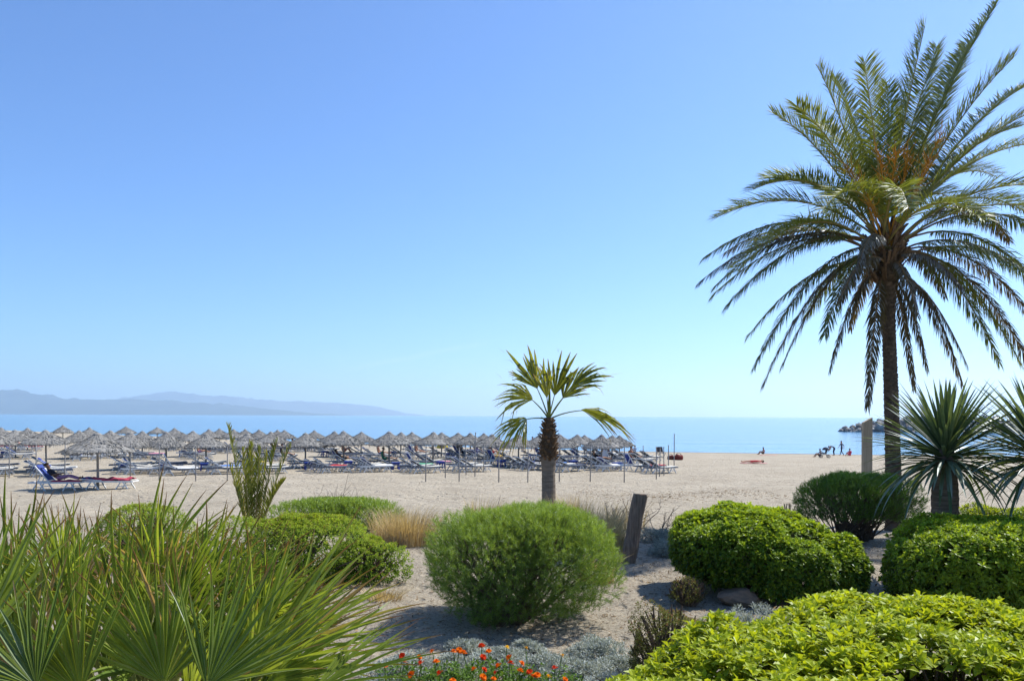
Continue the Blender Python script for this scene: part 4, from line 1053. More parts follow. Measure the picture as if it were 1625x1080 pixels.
# ------------------------------------------------------------------ dry grass clumps
def grass_clump(px, D, rx, h, n, seed, label, lean=(0, 0), spread=.5, mat=straw_mat, name="dry_grass", w=.006):
    x = XD(px, D); r = np.random.RandomState(seed); mb = MB()
    a = r.rand(n) * 6.283; q = np.sqrt(r.rand(n)) * rx; B = np.stack([np.cos(a) * q, np.sin(a) * q * .7, np.zeros(n)], -1)
    hh = h * (.45 + .6 * r.rand(n)); out = np.stack([np.cos(a), np.sin(a), np.zeros(n)], -1) * (q / rx)[:, None] * spread + r.randn(n, 3) * .14 + np.array([lean[0], lean[1], 0]); out[:, 2] = 0
    S = nrmz(np.cross(np.array([[0, 0, 1.0]]), nrmz(out + 1e-3)) + r.randn(n, 3) * .4)
    V = []; lev = [0, .4, .75, 1.0]
    for u in lev:
        c = B + np.array([0, 0, 1]) * (hh * (u - .18 * u ** 3))[:, None] + out * (hh * u ** 2 * .8)[:, None]
        ww = w * (1 - u * .9)
        V += [c + S * ww, c - S * ww]
    V = np.stack(V, 1).reshape(-1, 3); b = (np.arange(n) * 8)[:, None]
    F = np.concatenate([b + np.array([[2 * k, 2 * k + 1, 2 * k + 3, 2 * k + 2]]) for k in range(3)])
    mb.add(V, F, np.tile(np.repeat(lev, 2), n), np.repeat(r.rand(n), 8))
    o = obj(name, mb.mesh(name, mat), loc=(x, D, gz(x, D) - .02)); return tag(o, label, "grass", "dry grass clumps")
for k, a in enumerate([
  (652, 16.2, .55, .95, 1500, "thick straw-coloured grass clump right of the low feathery shrub", (.12, 0), .55),
  (616, 16.8, .35, .85, 380, "greyish dry grass between the feathery shrub and the straw clump", (.0, 0), .4),
  (775, 19.0, .5, 1.05, 480, "dry grass left of the fan palm trunk, above the feathery shrub", (.3, 0), .4),
  (812, 18.5, .6, .9, 800, "orange-brown dry grass bending right, beside the fan palm trunk", (.45, 0), .4),
  (908, 18.0, .42, 1.1, 600, "upright dry grass just right of the fan palm trunk", (.05, 0), .3),
  (948, 16.5, .5, 1.1, 900, "rust-coloured dry grass behind the feathery shrub's right shoulder", (.15, 0), .4),
  (965, 15.4, .36, .95, 800, "pale dry grass leaning on the wooden post", (.2, 0), .5),
  (948, 12.4, .26, .6, 400, "dry grass tuft at the feathery shrub's right edge", (.2, 0), .5),
  (995, 19.0, .5, .85, 220, "thin dry grass behind the leaning post", (.0, 0), .3),
  (610, 11.3, .26, .22, 260, "brown withered tuft on the sand left of the feathery shrub", (.2, 0), 1.2)]):
    grass_clump(a[0], a[1], a[2], a[3], a[4], 400 + k, a[5], a[6], a[7])

# bare twiggy plants and dark stalks
def bare(px, D, h, n, seed, label, spread=.5):
    x = XD(px, D); r = np.random.RandomState(seed); tw = MB()
    for _ in range(n):
        tip = np.array([r.randn() * spread * .5, r.randn() * spread * .4, h * r.uniform(.6, 1.0)]); b0 = r.randn(3) * .05; b0[2] = -.03
        twig_tree(tw, b0, [tip], r, .012)
        for _ in range(5):
            s_ = b0 + (tip - b0) * r.uniform(.35, .95); twig_tree(tw, s_, [s_ + np.array([r.randn() * .13, r.randn() * .13, abs(r.randn()) * .16])], r, .005, n=3)
    o = obj("bare_twigs", tw.mesh("bare_twigs", twig_mat), loc=(x, D, gz(x, D))); return tag(o, label, "twigs", "bare twiggy plants")
bare(1045, 17.5, .75, 7, 1, "bare grey twigs standing right of the leaning post", .9)
bare(975, 18.0, .85, 9, 2, "bare twigs standing left of the leaning post", .8)
bare(1010, 18.6, .8, 6, 3, "bare twigs behind the leaning post", .7)
bare(1205, 13.6, .95, 2, 4, "two dark dry stalks rising behind the dome shrub", .15)
bare(1190, 14.0, .8, 2, 5, "short dark stalk left of the two taller stalks", .25)
bare(1168, 7.4, .62, 2, 6, "thin leggy stem standing before the rock", .2)
bare(1010, 6.7, .35, 4, 7, "dry brown twigs at the near end of the sand path", .3)

# leaning weathered post, tall plank, rock
wood_mat = solid_mat("weathered_wood", (.26, .20, .15), (.11, .085, .065), scale=5, rough=.9, bump=.7, bscale=16, stretch=(5, 5, .5), spec=.1)
plank_mat = solid_mat("pale_plank", (.44, .36, .26), (.32, .26, .18), scale=4, rough=.8, bump=.3, bscale=14, stretch=(5, 5, .5))
p0 = W(994, 888, 14.2); p1 = W(1017, 781, 14.2)
b = MB(); r = np.random.RandomState(5); k = 9
ctr = np.linspace((0, 0, -.25), (p1.x - p0.x, .05, p1.z - p0.z), k); b.tube(ctr + r.randn(k, 3) * .006, .128 + r.randn(k) * .006, n=14)
P = b.V[0]; b.V[0] = P * (1 + .0) + r.randn(*P.shape) * .006
t = thing("leaning_post", (p0.x, p0.y, gz(p0.x, p0.y)), "thick weathered wooden post leaning right in the sand", "post"); obj("trunk", b.mesh("trunk", wood_mat), t)
b = MB(); b.box((.0, 0, .004), (.20, .20, .02)); q = obj("cut_top", b.mesh("cut_top", twig_mat), t, (p1.x - p0.x, .05, p1.z - p0.z))
D = 20.6; x = XD(1376, D); g0 = gz(x, D); tp = CAMZ + (hor(1376) - 656) / FPX * D - g0
b = MB(); w = .115
b.add([(-w, -.06, 0), (w, -.06, 0), (w, .06, 0), (-w, .06, 0), (-w, -.06, tp - .13), (w, -.06, tp), (w, .06, tp), (-w, .06, tp - .13)], [(3, 2, 1, 0), (4, 5, 6, 7), (0, 1, 5, 4), (1, 2, 6, 5), (2, 3, 7, 6), (3, 0, 4, 7)])
o = obj("wooden_board_post", b.mesh("wooden_board_post", plank_mat), loc=(x, D, g0 - .1)); tag(o, "tall pale plank post with a slanted top, left of the date palm trunk", "post")
stone_mat = solid_mat("brown_stone", (.30, .20, .13), (.17, .125, .09), scale=3, rough=.9, bump=.5, bscale=12)
D = 11.15; x = XD(1178, D); o = obj("rock", rock_mesh("rock", 900, stone_mat, 3), loc=(x, D, gz(x, D) + .10)); o.scale = (.33, .26, .17); o.rotation_euler = (0, .25, .3)
tag(o, "brown rock lying at the foot of the dome-shaped shrub", "rock")
for k, (px, D, s_) in enumerate([(1106, 9.8, .07), (1060, 11.5, .04), (975, 9.0, .035)]):
    x = XD(px, D); o = obj("stone", rock_mesh("stone", 910 + k, stone_mat, 2), loc=(x, D, gz(x, D) + s_ * .3)); o.scale = (s_, s_ * .8, s_ * .6)
    tag(o, ["fist-sized pale stone left of the brown rock", "pebble on the open sand path", "pebble beside the feathery shrub"][k], "stone")

# ------------------------------------------------------------------ palms
def bez(p0, p1, p2, s):
    s = np.asarray(s)[:, None]; return (1 - s) ** 2 * p0 + 2 * s * (1 - s) * p1 + s ** 2 * p2
def bez_t(p0, p1, p2, s):
    s = np.asarray(s)[:, None]; return nrmz(2 * (1 - s) * (p1 - p0) + 2 * s * (p2 - p1))
def pinnate(p0, p1, p2, r, nl=85, Lmax=.42, wd=.028, droop=.15, vee=.35, s0=.16, rnd=.6, rach=.028, ang=(62, 28)):
    """one feather frond: an arching rib with two ranks of narrow leaflets"""
    mb = MB(); s = np.linspace(0, 1, 14)
    mb.tube(bez(p0, p1, p2, s), rach * (1 - .86 * s) + .002, n=5, t=s * .4, r=min(.95, rnd + .25), m=1)
    for sd in (-1, 1):
        u = s0 + (1 - s0) * (np.arange(nl) + r.rand(nl) * .6) / nl
        P = bez(p0, p1, p2, u); T = bez_t(p0, p1, p2, u)
        ref = np.array([[0, 0, 1.0]]); S = np.cross(T, ref); w_ = np.linalg.norm(S, axis=1, keepdims=True)
        alt = nrmz(np.cross(p2 - p0, np.array([.3, -1, .2]))[None]); S = nrmz(np.where(w_ > .12, S / (w_ + 1e-6), alt)); Nn = np.cross(S, T)
        Nn = np.where(Nn[:, 2:3] < 0, -Nn, Nn)
        f = np.clip((u - s0) / (1 - s0), 0, 1)
        L = Lmax * np.interp(f, [0, .12, .35, .7, .92, 1], [.35, .75, 1, .88, .6, .45]) * (.85 + .3 * r.rand(nl))
        an = np.radians(ang[0] + (ang[1] - ang[0]) * f + r.randn(nl) * 6)[:, None]
        D = nrmz(T * np.cos(an) + sd * S * np.sin(an) + Nn * (vee + r.randn(nl)[:, None] * .12) - np.array([[0, 0, 1.0]]) * (droop * (.6 + .8 * r.rand(nl)))[:, None])
        G = np.array([[0, 0, -1.0]]); mid = P + D * (L * .5)[:, None]; D2 = nrmz(D + G * (droop * .9 + .08))
        tip = mid + D2 * (L * .5)[:, None]; wv = nrmz(np.cross(D, Nn) + r.randn(nl, 3) * .35)
        ww = (wd * .5 * (.8 + .4 * r.rand(nl)))[:, None]
        V = np.stack([P + wv * ww * .5, P - wv * ww * .5, mid + wv * ww, mid - wv * ww, tip], 1).reshape(-1, 3); b = (np.arange(nl) * 5)[:, None]
        F3 = b + np.array([[2, 3, 4]]); F4 = b + np.array([[0, 1, 3, 2]])
        rn = np.clip(rnd + r.randn(nl) * .10, 0, .999); n0 = mb.n
        mb.add(V, F3, np.tile([0, 0, .6, .6, 1.0], nl), np.repeat(rn, 5)); mb.F.append(F4 + n0); mb.M.append(np.zeros(nl, int))
    return mb

date_leaf = leaf_mat("date_leaf", (.05, .085, .022), (.27, .31, .06), transl=.4, gloss=.026, rough=.5)
date_old = leaf_mat("date_leaf_old", (.05, .045, .025), (.17, .13, .06), transl=.25, gloss=.05, rough=.5)
rib_mat = leaf_mat("frond_rib", (.12, .12, .04), (.32, .26, .09), transl=.05, gloss=.05)
rib_old = leaf_mat("frond_rib_old", (.12, .08, .04), (.26, .17, .09), transl=.05, gloss=.03)
fruit_mat = leaf_mat("orange_fruit_stalk", (.42, .19, .03), (.62, .33, .05), transl=.2, gloss=.03)
trunk_mat = solid_mat("palm_trunk", (.15, .115, .085), (.06, .046, .035), scale=9, rough=.95, bump=.9, bscale=26, spec=.05, use_rnd=.4)
fibre_mat = solid_mat("palm_fibre", (.23, .15, .09), (.10, .065, .04), scale=14, rough=.95, bump=.8, bscale=40, stretch=(3, 3, .6), spec=.05, use_rnd=.4)

# ---- tall date palm
DP = 19.3
base = np.array([XD(1420, DP), DP, gz(XD(1420, DP), DP)])
crown = np.array(W(1405, 400, DP)); crown_l = crown - base
palm = thing("date_palm", tuple(base), "tall date palm with a huge feathery crown at the right", "palm tree")
r = np.random.RandomState(77)
k = 40; u = np.linspace(0, 1, k)
ctr = np.zeros((k, 3)); ctr[:, 2] = u * (crown_l[2] - .05); ctr[:, 0] = crown_l[0] * u ** 1.25
rt = np.interp(u, [0, .04, .3, .7, .86, .92, .97, 1.0], [.235, .19, .165, .145, .155, .22, .29, .24])
b = MB(); b.tube(ctr, rt, n=20); obj("trunk", b.mesh("trunk", trunk_mat), palm)
# stubs of old leaf bases wound round the trunk
b = MB(); n = 900; hh = .02 + .965 * (np.arange(n) / n); az = np.arange(n) * 2.39996
for q in range(n):
    c = np.array([np.interp(hh[q], u, ctr[:, 0]), 0, np.interp(hh[q], u, ctr[:, 2])]); rr_ = np.interp(hh[q], u, rt); o_ = np.array([math.cos(az[q]), math.sin(az[q]), 0]); tn = np.array([-o_[1], o_[0], 0])
    s_ = .05 * (1 + .8 * (hh[q] > .88)) * r.uniform(.8, 1.2); p_ = c + o_ * (rr_ - .012); out = .028 * (1 + 1.6 * (hh[q] > .88)) * r.uniform(.6, 1.4)
    zu = np.array([0, 0, 1.0])
    V = [p_ - tn * s_, p_ + tn * s_, p_ + tn * s_ * .65 + zu * s_ * 1.1 + o_ * out, p_ - tn * s_ * .65 + zu * s_ * 1.1 + o_ * out, p_ - tn * s_ * .6 + zu * s_ * 1.25, p_ + tn * s_ * .6 + zu * s_ * 1.25]
    b.add(V, [(0, 1, 2, 3), (3, 2, 5, 4), (0, 3, 4), (1, 5, 2)], 0, r.rand())
sc = obj("leaf_stubs", b.mesh("leaf_stubs", trunk_mat), palm); sc["kind"] = "stuff"
# fronds: (photo x, photo y of the tip, depth offset in metres, arch, kind)
FR = [(1225, 180, .6, .30, 0), (1262, 168, -1.2, .32, 0), (1295, 106, .3, .22, 0), (1322, 125, 1.5, .2, 0), (1369, 98, -.6, .10, 0), (1407, 135, 1.4, .05, 0), (1465, 42, -.3, .10, 0), (1485, 75, 1.2, .10, 0), (1578, 8, .2, .16, 0), (1606, 92, -.8, .22, 0), (1640, 130, .9, .26, 0), (1675, 165, -.4, .3, 0), (1700, 230, 1.0, .35, 0), (1690, 300, -1.5, .42, 0),
      (1530, 75, 2.0, .12, 0), (1300, 200, 2.4, .3, 0), (1620, 200, 2.0, .25, 0),
      (1212, 283, 1.2, .40, 0), (1136, 345, .5, .45, 0), (1195, 300, -2.0, .45, 0), (1117, 408, -.4, .48, 1), (1150, 400, 2.0, .5, 1), (1128, 470, .6, .50, 1), (1150, 488, -1.0, .5, 1), (1170, 430, -2.2, .5, 0),
      (1185, 535, .4, .55, 1), (1197, 582, -.8, .58, 1), (1240, 582, .6, .58, 1), (1280, 500, 2.2, .5, 1), (1316, 588, -.4, .6, 2), (1330, 480, -2.0, .5, 2), (1377, 644, -1.1, .55, 2), (1300, 340, -3.2, .5, 0), (1362, 420, -2.8, .5, 2),
      (1472, 586, .2, .55, 2), (1455, 500, -1.6, .5, 2), (1535, 580, -.6, .6, 2), (1585, 575, .7, .6, 1), (1620, 578, -.5, .6, 1), (1650, 520, .9, .55, 1), (1690, 470, -.7, .52, 1), (1710, 400, .6, .5, 1), (1705, 350, -.8, .45, 0), (1640, 440, -2.4, .5, 1), (1560, 350, -3.4, .5, 0), (1600, 380, 3.0, .5, 1), (1500, 470, 2.6, .5, 2), (1440, 330, -3.8, .55, 0), (1480, 230, 3.0, .2, 0), (1360, 260, 3.2, .3, 0), (1580, 280, 2.8, .35, 0)]
FR2 = [(px + r.uniform(-38, 38), py + r.uniform(-25, 45), -dd + r.uniform(-1.2, 1.2), min(.6, arch + r.uniform(.0, .1)), kd) for (px, py, dd, arch, kd) in FR[20:48:2]]
for q, (px, py, dd, arch, kd) in enumerate(FR + FR2):
    tip = np.array(W(px, py, DP + dd)) - base
    a = r.rand() * 6.283; p0 = crown_l + np.array([math.cos(a) * .12, math.sin(a) * .12, r.uniform(-.15, .3) - .25 * kd])
    d = tip - p0; Lh = np.linalg.norm(d)
    ctrl = p0 + d * .48 + np.array([0, 0, 1.0]) * Lh * arch * (.75 if kd else .8)
    dr = (.10, .45, .75)[kd]
    mb = pinnate(p0, ctrl, tip, r, nl=int(36 * Lh) + 12, Lmax=(.74, .60, .48)[kd] * r.uniform(.9, 1.1), wd=.024, ang=((54, 34), (60, 28), (60, 26))[kd], droop=dr, vee=(.35, .15, .05)[kd], rnd=(.55, .38, .5)[kd] + r.randn() * .12, s0=.2 if kd == 0 else .25)
    o = obj("frond", mb.mesh("frond", [date_leaf if kd == 0 or (kd == 1 and q % 3) else date_old, rib_mat if kd == 0 else rib_old]), palm)
# hanging orange fruit stalks and the fibrous heart
for q, (px, py, dd) in enumerate([(1342, 262, -1.2), (1362, 285, -1.5), (1392, 240, -1.5), (1422, 240, -1.6), (1440, 250, -1.4), (1472, 262, -1.4), (1492, 212, -1.0), (1380, 320, -1.5)]):
    tip = np.array(W(px, py, DP + dd)) - base; p0 = crown_l + np.array([r.randn() * .1, -.1, .1]); mb = MB()
    mid = p0 + (tip - p0) * .55; s = np.linspace(0, 1, 6); ct = bez(p0, mid + np.array([0, 0, .1]), tip, s); mb.tube(ct, .022 * (1 - .5 * s), n=5, r=.4)
    for _ in range(40):
        u0 = r.uniform(.5, 1); P0 = bez(p0, mid + np.array([0, 0, .1]), tip, [u0])[0]; e_ = P0 + (tip - p0) / np.linalg.norm(tip - p0) * .22 + r.randn(3) * .13
        mb.tube([P0, (P0 + e_) / 2 + r.randn(3) * .02, e_], [.007, .007, .006], n=3, r=r.rand(), cap=False)
    obj("fruit_stalk", mb.mesh("fruit_stalk", fruit_mat), palm)
mb = MB()
for q in range(140):
    a = r.rand() * 6.283; z = r.uniform(-.75, .45); o_ = np.array([math.cos(a), math.sin(a), 0]); rr_ = .27 - .1 * max(0, z)
    p_ = crown_l + o_ * rr_ + np.array([0, 0, z]); tp = p_ + o_ * r.uniform(.1, .28) + np.array([0, 0, r.uniform(.15, .4)])
    mb.bar(p_, tp, .075 * r.uniform(.6, 1.2), .03, r=r.rand(), up=tuple(o_ + np.array([.01, 0, 0])))
fb = obj("leaf_bases", mb.mesh("leaf_bases", fibre_mat), palm); fb["kind"] = "stuff"

# ---- young feather palm at left
D = 15.6; x = XD(402, D); yb = np.array([x, D, gz(x, D)])
yp = thing("young_palm", tuple(yb), "young feather palm with upright yellowing fronds left of centre", "palm tree")
young_leaf = leaf_mat("young_palm_leaf", (.05, .09, .02), (.27, .29, .05), tip=(.30, .20, .09), tip_start=.8, transl=.42, gloss=.05)
for q, (px, py, dd, arch) in enumerate([(361, 674, .2, .05), (385, 715, -.3, .04), (398, 705, .3, .02), (412, 712, -.2, .03), (425, 718, .2, .05), (440, 700, -.1, .10), (462, 708, .3, .16), (450, 765, -.4, .25), (365, 740, -.2, .06), (375, 770, .3, .12)]):
    tip = np.array(W(px, py, D + dd)) - yb; p0 = np.array([(px - 402) * .0016, r.randn() * .04, .12]); d = tip - p0
    ctrl = p0 + d * .5 + np.array([0, 0, 1.0]) * np.linalg.norm(d) * arch
    mb = pinnate(p0, ctrl, tip, r, nl=44, Lmax=.30, wd=.026, droop=.02, vee=.4, rnd=.78 + r.randn() * .15, s0=.2, rach=.018, ang=(34, 12))
    obj("frond", mb.mesh("frond", [young_leaf, rib_mat]), yp)
b = MB(); b.tube([(0, 0, -.05), (0, 0, .15), (0, 0, .3)], [.12, .13, .06], n=12); obj("trunk", b.mesh("trunk", fibre_mat), yp)

# ---- fan leaves
def fan_leaf(hub, A, Nn, Rr, r, nseg=34, spread=200, fused=.35, width=1.0, droop=.15, cup=.15, rnd=.6, stem=None, jag=.12, threads=0, bend=0.0, stem_r=.011):
    """pleated fan: segments joined near the hub, each folded along its midline and tapering to a point"""
    hub = np.asarray(hub, float); A = nrmz(np.asarray(A, float)); Nn = np.asarray(Nn, float); Nn = nrmz(Nn - A * (Nn @ A)); S = np.cross(Nn, A)
    mb = MB(); lev = np.array([.03, .2, fused, .55, .75, .9, 1.0]); step = R(spread) / nseg
    for k in range(nseg):
        th = (k - (nseg - 1) / 2) * step + r.randn() * step * .18
        L = Rr * (1 - .22 * (abs(th) / R(spread / 2)) ** 2) * (1 + r.randn() * jag); d = A * math.cos(th) + S * math.sin(th); d = d + Nn * cup * r.uniform(.6, 1.3); d = nrmz(d)
        tn = nrmz(-A * math.sin(th) + S * math.cos(th)); nn = np.cross(d, tn); nn = nn * np.sign(nn @ Nn + 1e-6)
        bnd = r.randn() * .085 + bend; wl = lev * 2 * math.tan(step / 2) * .98 * width
        wmax = wl[2]; wv = np.where(lev <= fused, wl, wmax * np.clip((1.02 - lev) / (1.02 - fused), 0, 1) ** .75)
        dd = droop * r.uniform(.6, 1.5); fold = .42 * (1 if k % 1 == 0 else -1); rn = np.clip(rnd + r.randn() * .10, 0, .999)
        kink = r.rand() < .10; V = []
        for q, s_ in enumerate(lev):
            c = hub + d * L * s_ + tn * L * bnd * s_ ** 2 + np.array([0, 0, -1.0]) * L * dd * s_ ** 2.6
            if kink and s_ > .8: c = c + np.array([0, 0, -1.0]) * L * (s_ - .8) * .9 + tn * L * (s_ - .8) * r.randn() * .8
            h_ = L * wv[q] / 2; V += [c - tn * h_ + nn * h_ * fold, c - nn * h_ * fold, c + tn * h_ + nn * h_ * fold]
        F = []
        for q in range(len(lev) - 1):
            a = q * 3; F += [(a, a + 1, a + 4, a + 3), (a + 1, a + 2, a + 5, a + 4)]
        mb.add(V, F, np.repeat(lev * r.uniform(.93, 1.04), 3), rn)
        for _ in range(threads):
            P0 = hub + d * L * r.uniform(.55, .95) + np.array([0, 0, -1.0]) * L * dd * .5; e_ = P0 + d * L * r.uniform(.08, .25) + r.randn(3) * .05 + np.array([0, 0, -1.0]) * r.uniform(.02, .22)
            add_needles(mb, P0[None], nrmz((e_ - P0)[None]), nrmz(r.randn(1, 3)), np.linalg.norm(e_ - P0), .008, .98, m=2)
    if stem is not None:
        st = np.asarray(stem, float); s = np.linspace(0, 1, 9); mid = (st + hub) / 2 + np.array([0, 0, 1.0]) * np.linalg.norm(hub - st) * .10
        mb.tube(bez(st, mid, hub + A * Rr * .06, s), stem_r * (1.5 - .8 * s), n=6, t=0, r=.75, m=1)
    return mb
fan_mat = leaf_mat("fan_palm_leaf", (.05, .115, .02), (.34, .42, .06), tip=(.22, .115, .05), tip_start=.76, transl=.48, gloss=.022, rough=.55, dry=(.40, .28, .13), dry_amt=.09)
dry_fan = leaf_mat("dry_fan_leaf", (.26, .17, .08), (.48, .36, .20), transl=.3, gloss=.03, rough=.6)
wash_mat = leaf_mat("washingtonia_leaf", (.06, .10, .018), (.34, .36, .045), tip=(.30, .21, .11), tip_start=.78, transl=.45, gloss=.06, rough=.45)
stalk_mat = leaf_mat("leaf_stalk", (.10, .12, .03), (.24, .26, .07), transl=.05, gloss=.06)
thread_mat = leaf_mat("leaf_thread", (.25, .20, .13), (.45, .38, .26), transl=.2, gloss=.02)

# ---- fan palm clump filling the near left corner
fb0 = np.array([XD(215, 3.9), 3.9, gz(XD(215, 3.9), 3.9)])
fp = thing("fan_palm_clump", tuple(fb0), "bushy fan palm with long stiff leaf blades filling the near left corner", "palm")
r = np.random.RandomState(91)
# (hub px, hub py, depth, tip px, tip py, radius, spread, facing)
FANS = [(262, 1085, 2.6, 262, 890, .46, 120, (0, -1, .55)), (395, 1075, 2.75, 540, 862, .62, 62, (.2, -1, .3)), (225, 935, 4.1, 310, 768, .66, 62, (.35, -1, .2)), (40, 1075, 2.9, -20, 850, .60, 100, (.3, -1, .3)), (310, 1010, 3.5, 345, 830, .58, 60, (.1, -1, .2)), (110, 990, 3.5, 75, 800, .62, 80, (-.1, -1, .3)), (20, 960, 3.9, 15, 775, .62, 70, (0, -1, .2)), (150, 960, 4.2, 165, 790, .60, 60, (-.2, -1, .2)), (420, 1085, 2.9, 650, 985, .62, 56, (0, -.6, 1)), (500, 1095, 2.7, 640, 1030, .45, 80, (0, -.5, 1)), (385, 960, 4.0, 430, 850, .45, 70, (.3, -1, .2)), (130, 1100, 2.5, 60, 930, .48, 110, (-.2, -1, .6)), (-40, 1040, 2.7, -60, 830, .6, 90, (.5, -1, .3)), (330, 1090, 2.45, 400, 960, .42, 110, (.3, -.8, .8)), (200, 1010, 3.2, 175, 850, .55, 80, (-.2, -1, .5)), (60, 1090, 2.4, -20, 990, .42, 120, (-.3, -.7, .9)), (450, 1040, 3.4, 590, 930, .55, 60, (.2, -.7, .8)), (270, 930, 4.5, 255, 800, .5, 70, (-.3, -1, 0)), (90, 930, 4.6, 115, 790, .5, 80, (.2, -1, .1))]
def put_fan(hub, tip, rad, spread, nn, mat=fan_mat, rnd=None, **kw):
    A = nrmz(tip - hub); st = np.array([r.randn() * .25, r.randn() * .25, r.uniform(.1, .6)])
    ns = int(max(12, spread / 4.4))
    mb = fan_leaf(hub, A, nn, rad, r, nseg=ns, spread=spread, fused=.30, width=kw.pop("width", 1.5), droop=kw.pop("droop", .085), cup=.10, rnd=.6 + r.randn() * .12 if rnd is None else rnd, stem=st, **kw)
    obj("fan_leaf", mb.mesh("fan_leaf", [mat, stalk_mat, thread_mat]), fp)
for (hx, hy, D, tx, ty, rad, sp, nn) in FANS:
    hub = np.array(W(hx, hy, D)) - fb0; tip = np.array(W(tx, ty, D + .15)) - fb0
    put_fan(hub, tip, max(rad, np.linalg.norm(tip - hub)), sp, nn)
for q in range(80):
    px = r.uniform(-120, 470); D = r.uniform(2.9, 4.9); py = r.uniform(930, 1120) + max(0, (px - 250)) * .25
    hub = np.array(W(px, py, D)) - fb0
    A = np.array([(px - 215) / 420 + r.randn() * .3, r.randn() * .45 - .1, 1.0 - .3 * r.rand()]); rad = r.uniform(.42, .6)
    if hub[2] + fb0[2] + rad > CAMZ - .20 - .03 * D: rad = max(.3, CAMZ - .28 - .01 * D - hub[2] - fb0[2])
    put_fan(hub, hub + A, rad, r.uniform(45, 100), (r.randn() * .5, -1, r.uniform(.1, .8)))
for q in range(20):      # dead, straw-coloured leaves inside the clump
    px = r.uniform(120, 420); D = r.uniform(3.4, 4.6); hub = np.array(W(px, r.uniform(920, 1060), D)) - fb0
    put_fan(hub, hub + np.array([r.randn() * .6, r.randn() * .5, .8]), r.uniform(.35, .55), r.uniform(25, 80), (r.randn() * .5, -1, .4), mat=dry_fan, droop=.45, width=.7)
b = MB()
for q in range(7):
    a = q * .9; b.tube([(math.cos(a) * .25, math.sin(a) * .25, -.05), (math.cos(a) * .32, math.sin(a) * .32, .35), (math.cos(a) * .38, math.sin(a) * .38, .75)], [.10, .11, .07], n=10, r=r.rand())
obj("stems", b.mesh("stems", fibre_mat), fp)

# ---- young fan palm standing before the umbrellas
D = 21.0; x = XD(871, D); wb = np.array([x, D, gz(x, D)])
wp = thing("fan_palm", tuple(wb), "young fan palm with a shaggy brown neck, standing before the umbrellas", "palm tree")
grey_trunk = solid_mat("grey_palm_trunk", (.26, .215, .17), (.14, .115, .09), scale=7, rough=.95, bump=.7, bscale=16, stretch=(.6, .6, 4), spec=.05)
H = CAMZ + (hor(871) - 662) / FPX * D - wb[2]
zc = CAMZ + (hor(871) - 725) / FPX * D - wb[2]
k = 26; zz = np.linspace(-.1, zc, k); b = MB(); r = np.random.RandomState(12)
b.tube(np.c_[np.sin(zz * 3) * .006, np.zeros(k), zz], np.interp(zz, [-.1, .2, zc * .8, zc], [.20, .185, .175, .21]) + .005 * (np.arange(k) % 2), n=18); obj("trunk", b.mesh("trunk", grey_trunk), wp)
b = MB(); kk = 12; z2 = np.linspace(zc - .1, H, kk); b.tube(np.c_[np.zeros(kk), np.zeros(kk), z2], np.interp(z2, [zc - .1, zc + .15, zc + .5, H - .15, H], [.19, .22, .19, .13, .09]), n=14, r=.2); obj("neck", b.mesh("neck", fibre_mat), wp)
b = MB()
for q in range(150):
    f = q / 150; z = zc - .12 + f * (H - zc + .05); a = q * 2.4; rr_ = np.interp(z, [zc - .1, zc + .15, zc + .5, H], [.20, .23, .19, .09]); o_ = np.array([math.cos(a), math.sin(a), 0])
    p_ = o_ * (rr_ - .02) + np.array([0, 0, z]); ln = r.uniform(.06, .15) * (1.9 if r.rand() < .08 else 1); tp = p_ + o_ * ln * .8 + np.array([0, 0, r.uniform(-.02, .12)])
    b.bar(p_, tp, .07 * r.uniform(.6, 1.1), .018, r=r.rand(), up=tuple(o_ * .1 + np.array([0, 0, 1])))
sb = obj("leaf_stubs", b.mesh("leaf_stubs", fibre_mat), wp); sb["kind"] = "stuff"
cr = np.array([0, 0, H - .05])
WF = [(853, 617, 0, 822, 562, 1.05, 75, (.2, -1, .1), .1, .7), (880, 628, .3, 888, 560, 1.15, 70, (0, -1, .2), .05, .5), (868, 632, -.4, 862, 585, .8, 50, (0, -1, .2), .08, .7), (846, 634, .2, 786, 612, 1.0, 110, (0, -.7, .8), .35, .75), (905, 616, -.2, 968, 575, 1.05, 66, (-.3, -.8, .6), .22, .55), (893, 632, .6, 920, 590, .95, 90, (0, -1, .3), .12, .6), (921, 650, .0, 1002, 668, 1.2, 90, (0, -.4, 1), .38, .55), (836, 664, -.2, 785, 690, .85, 150, (0, -.5, 1), .55, .85)]
for q, (hx, hy, dd, tx, ty, rad, sp, nn, dr, rn) in enumerate(WF):
    hub = np.array(W(hx, hy, D + dd)) - wb; tip = np.array(W(tx, ty, D + dd * 1.3)) - wb
    mb = fan_leaf(hub, tip - hub, nn, rad, r, nseg=int(sp / 4.2), spread=sp, fused=.6, width=1.7, droop=dr, cup=.12, rnd=min(.98, rn + .06), stem=cr, threads=3, jag=.17, stem_r=.016)
    obj("fan_leaf", mb.mesh("fan_leaf", [wash_mat, stalk_mat, thread_mat]), wp)
b = MB(); b.tube([(0, 0, H - .1), (.01, 0, H + .35), (.02, 0, H + .9)], [.05, .04, .01], n=7, r=.5); obj("spear_leaf", b.mesh("spear_leaf", wash_mat), wp)

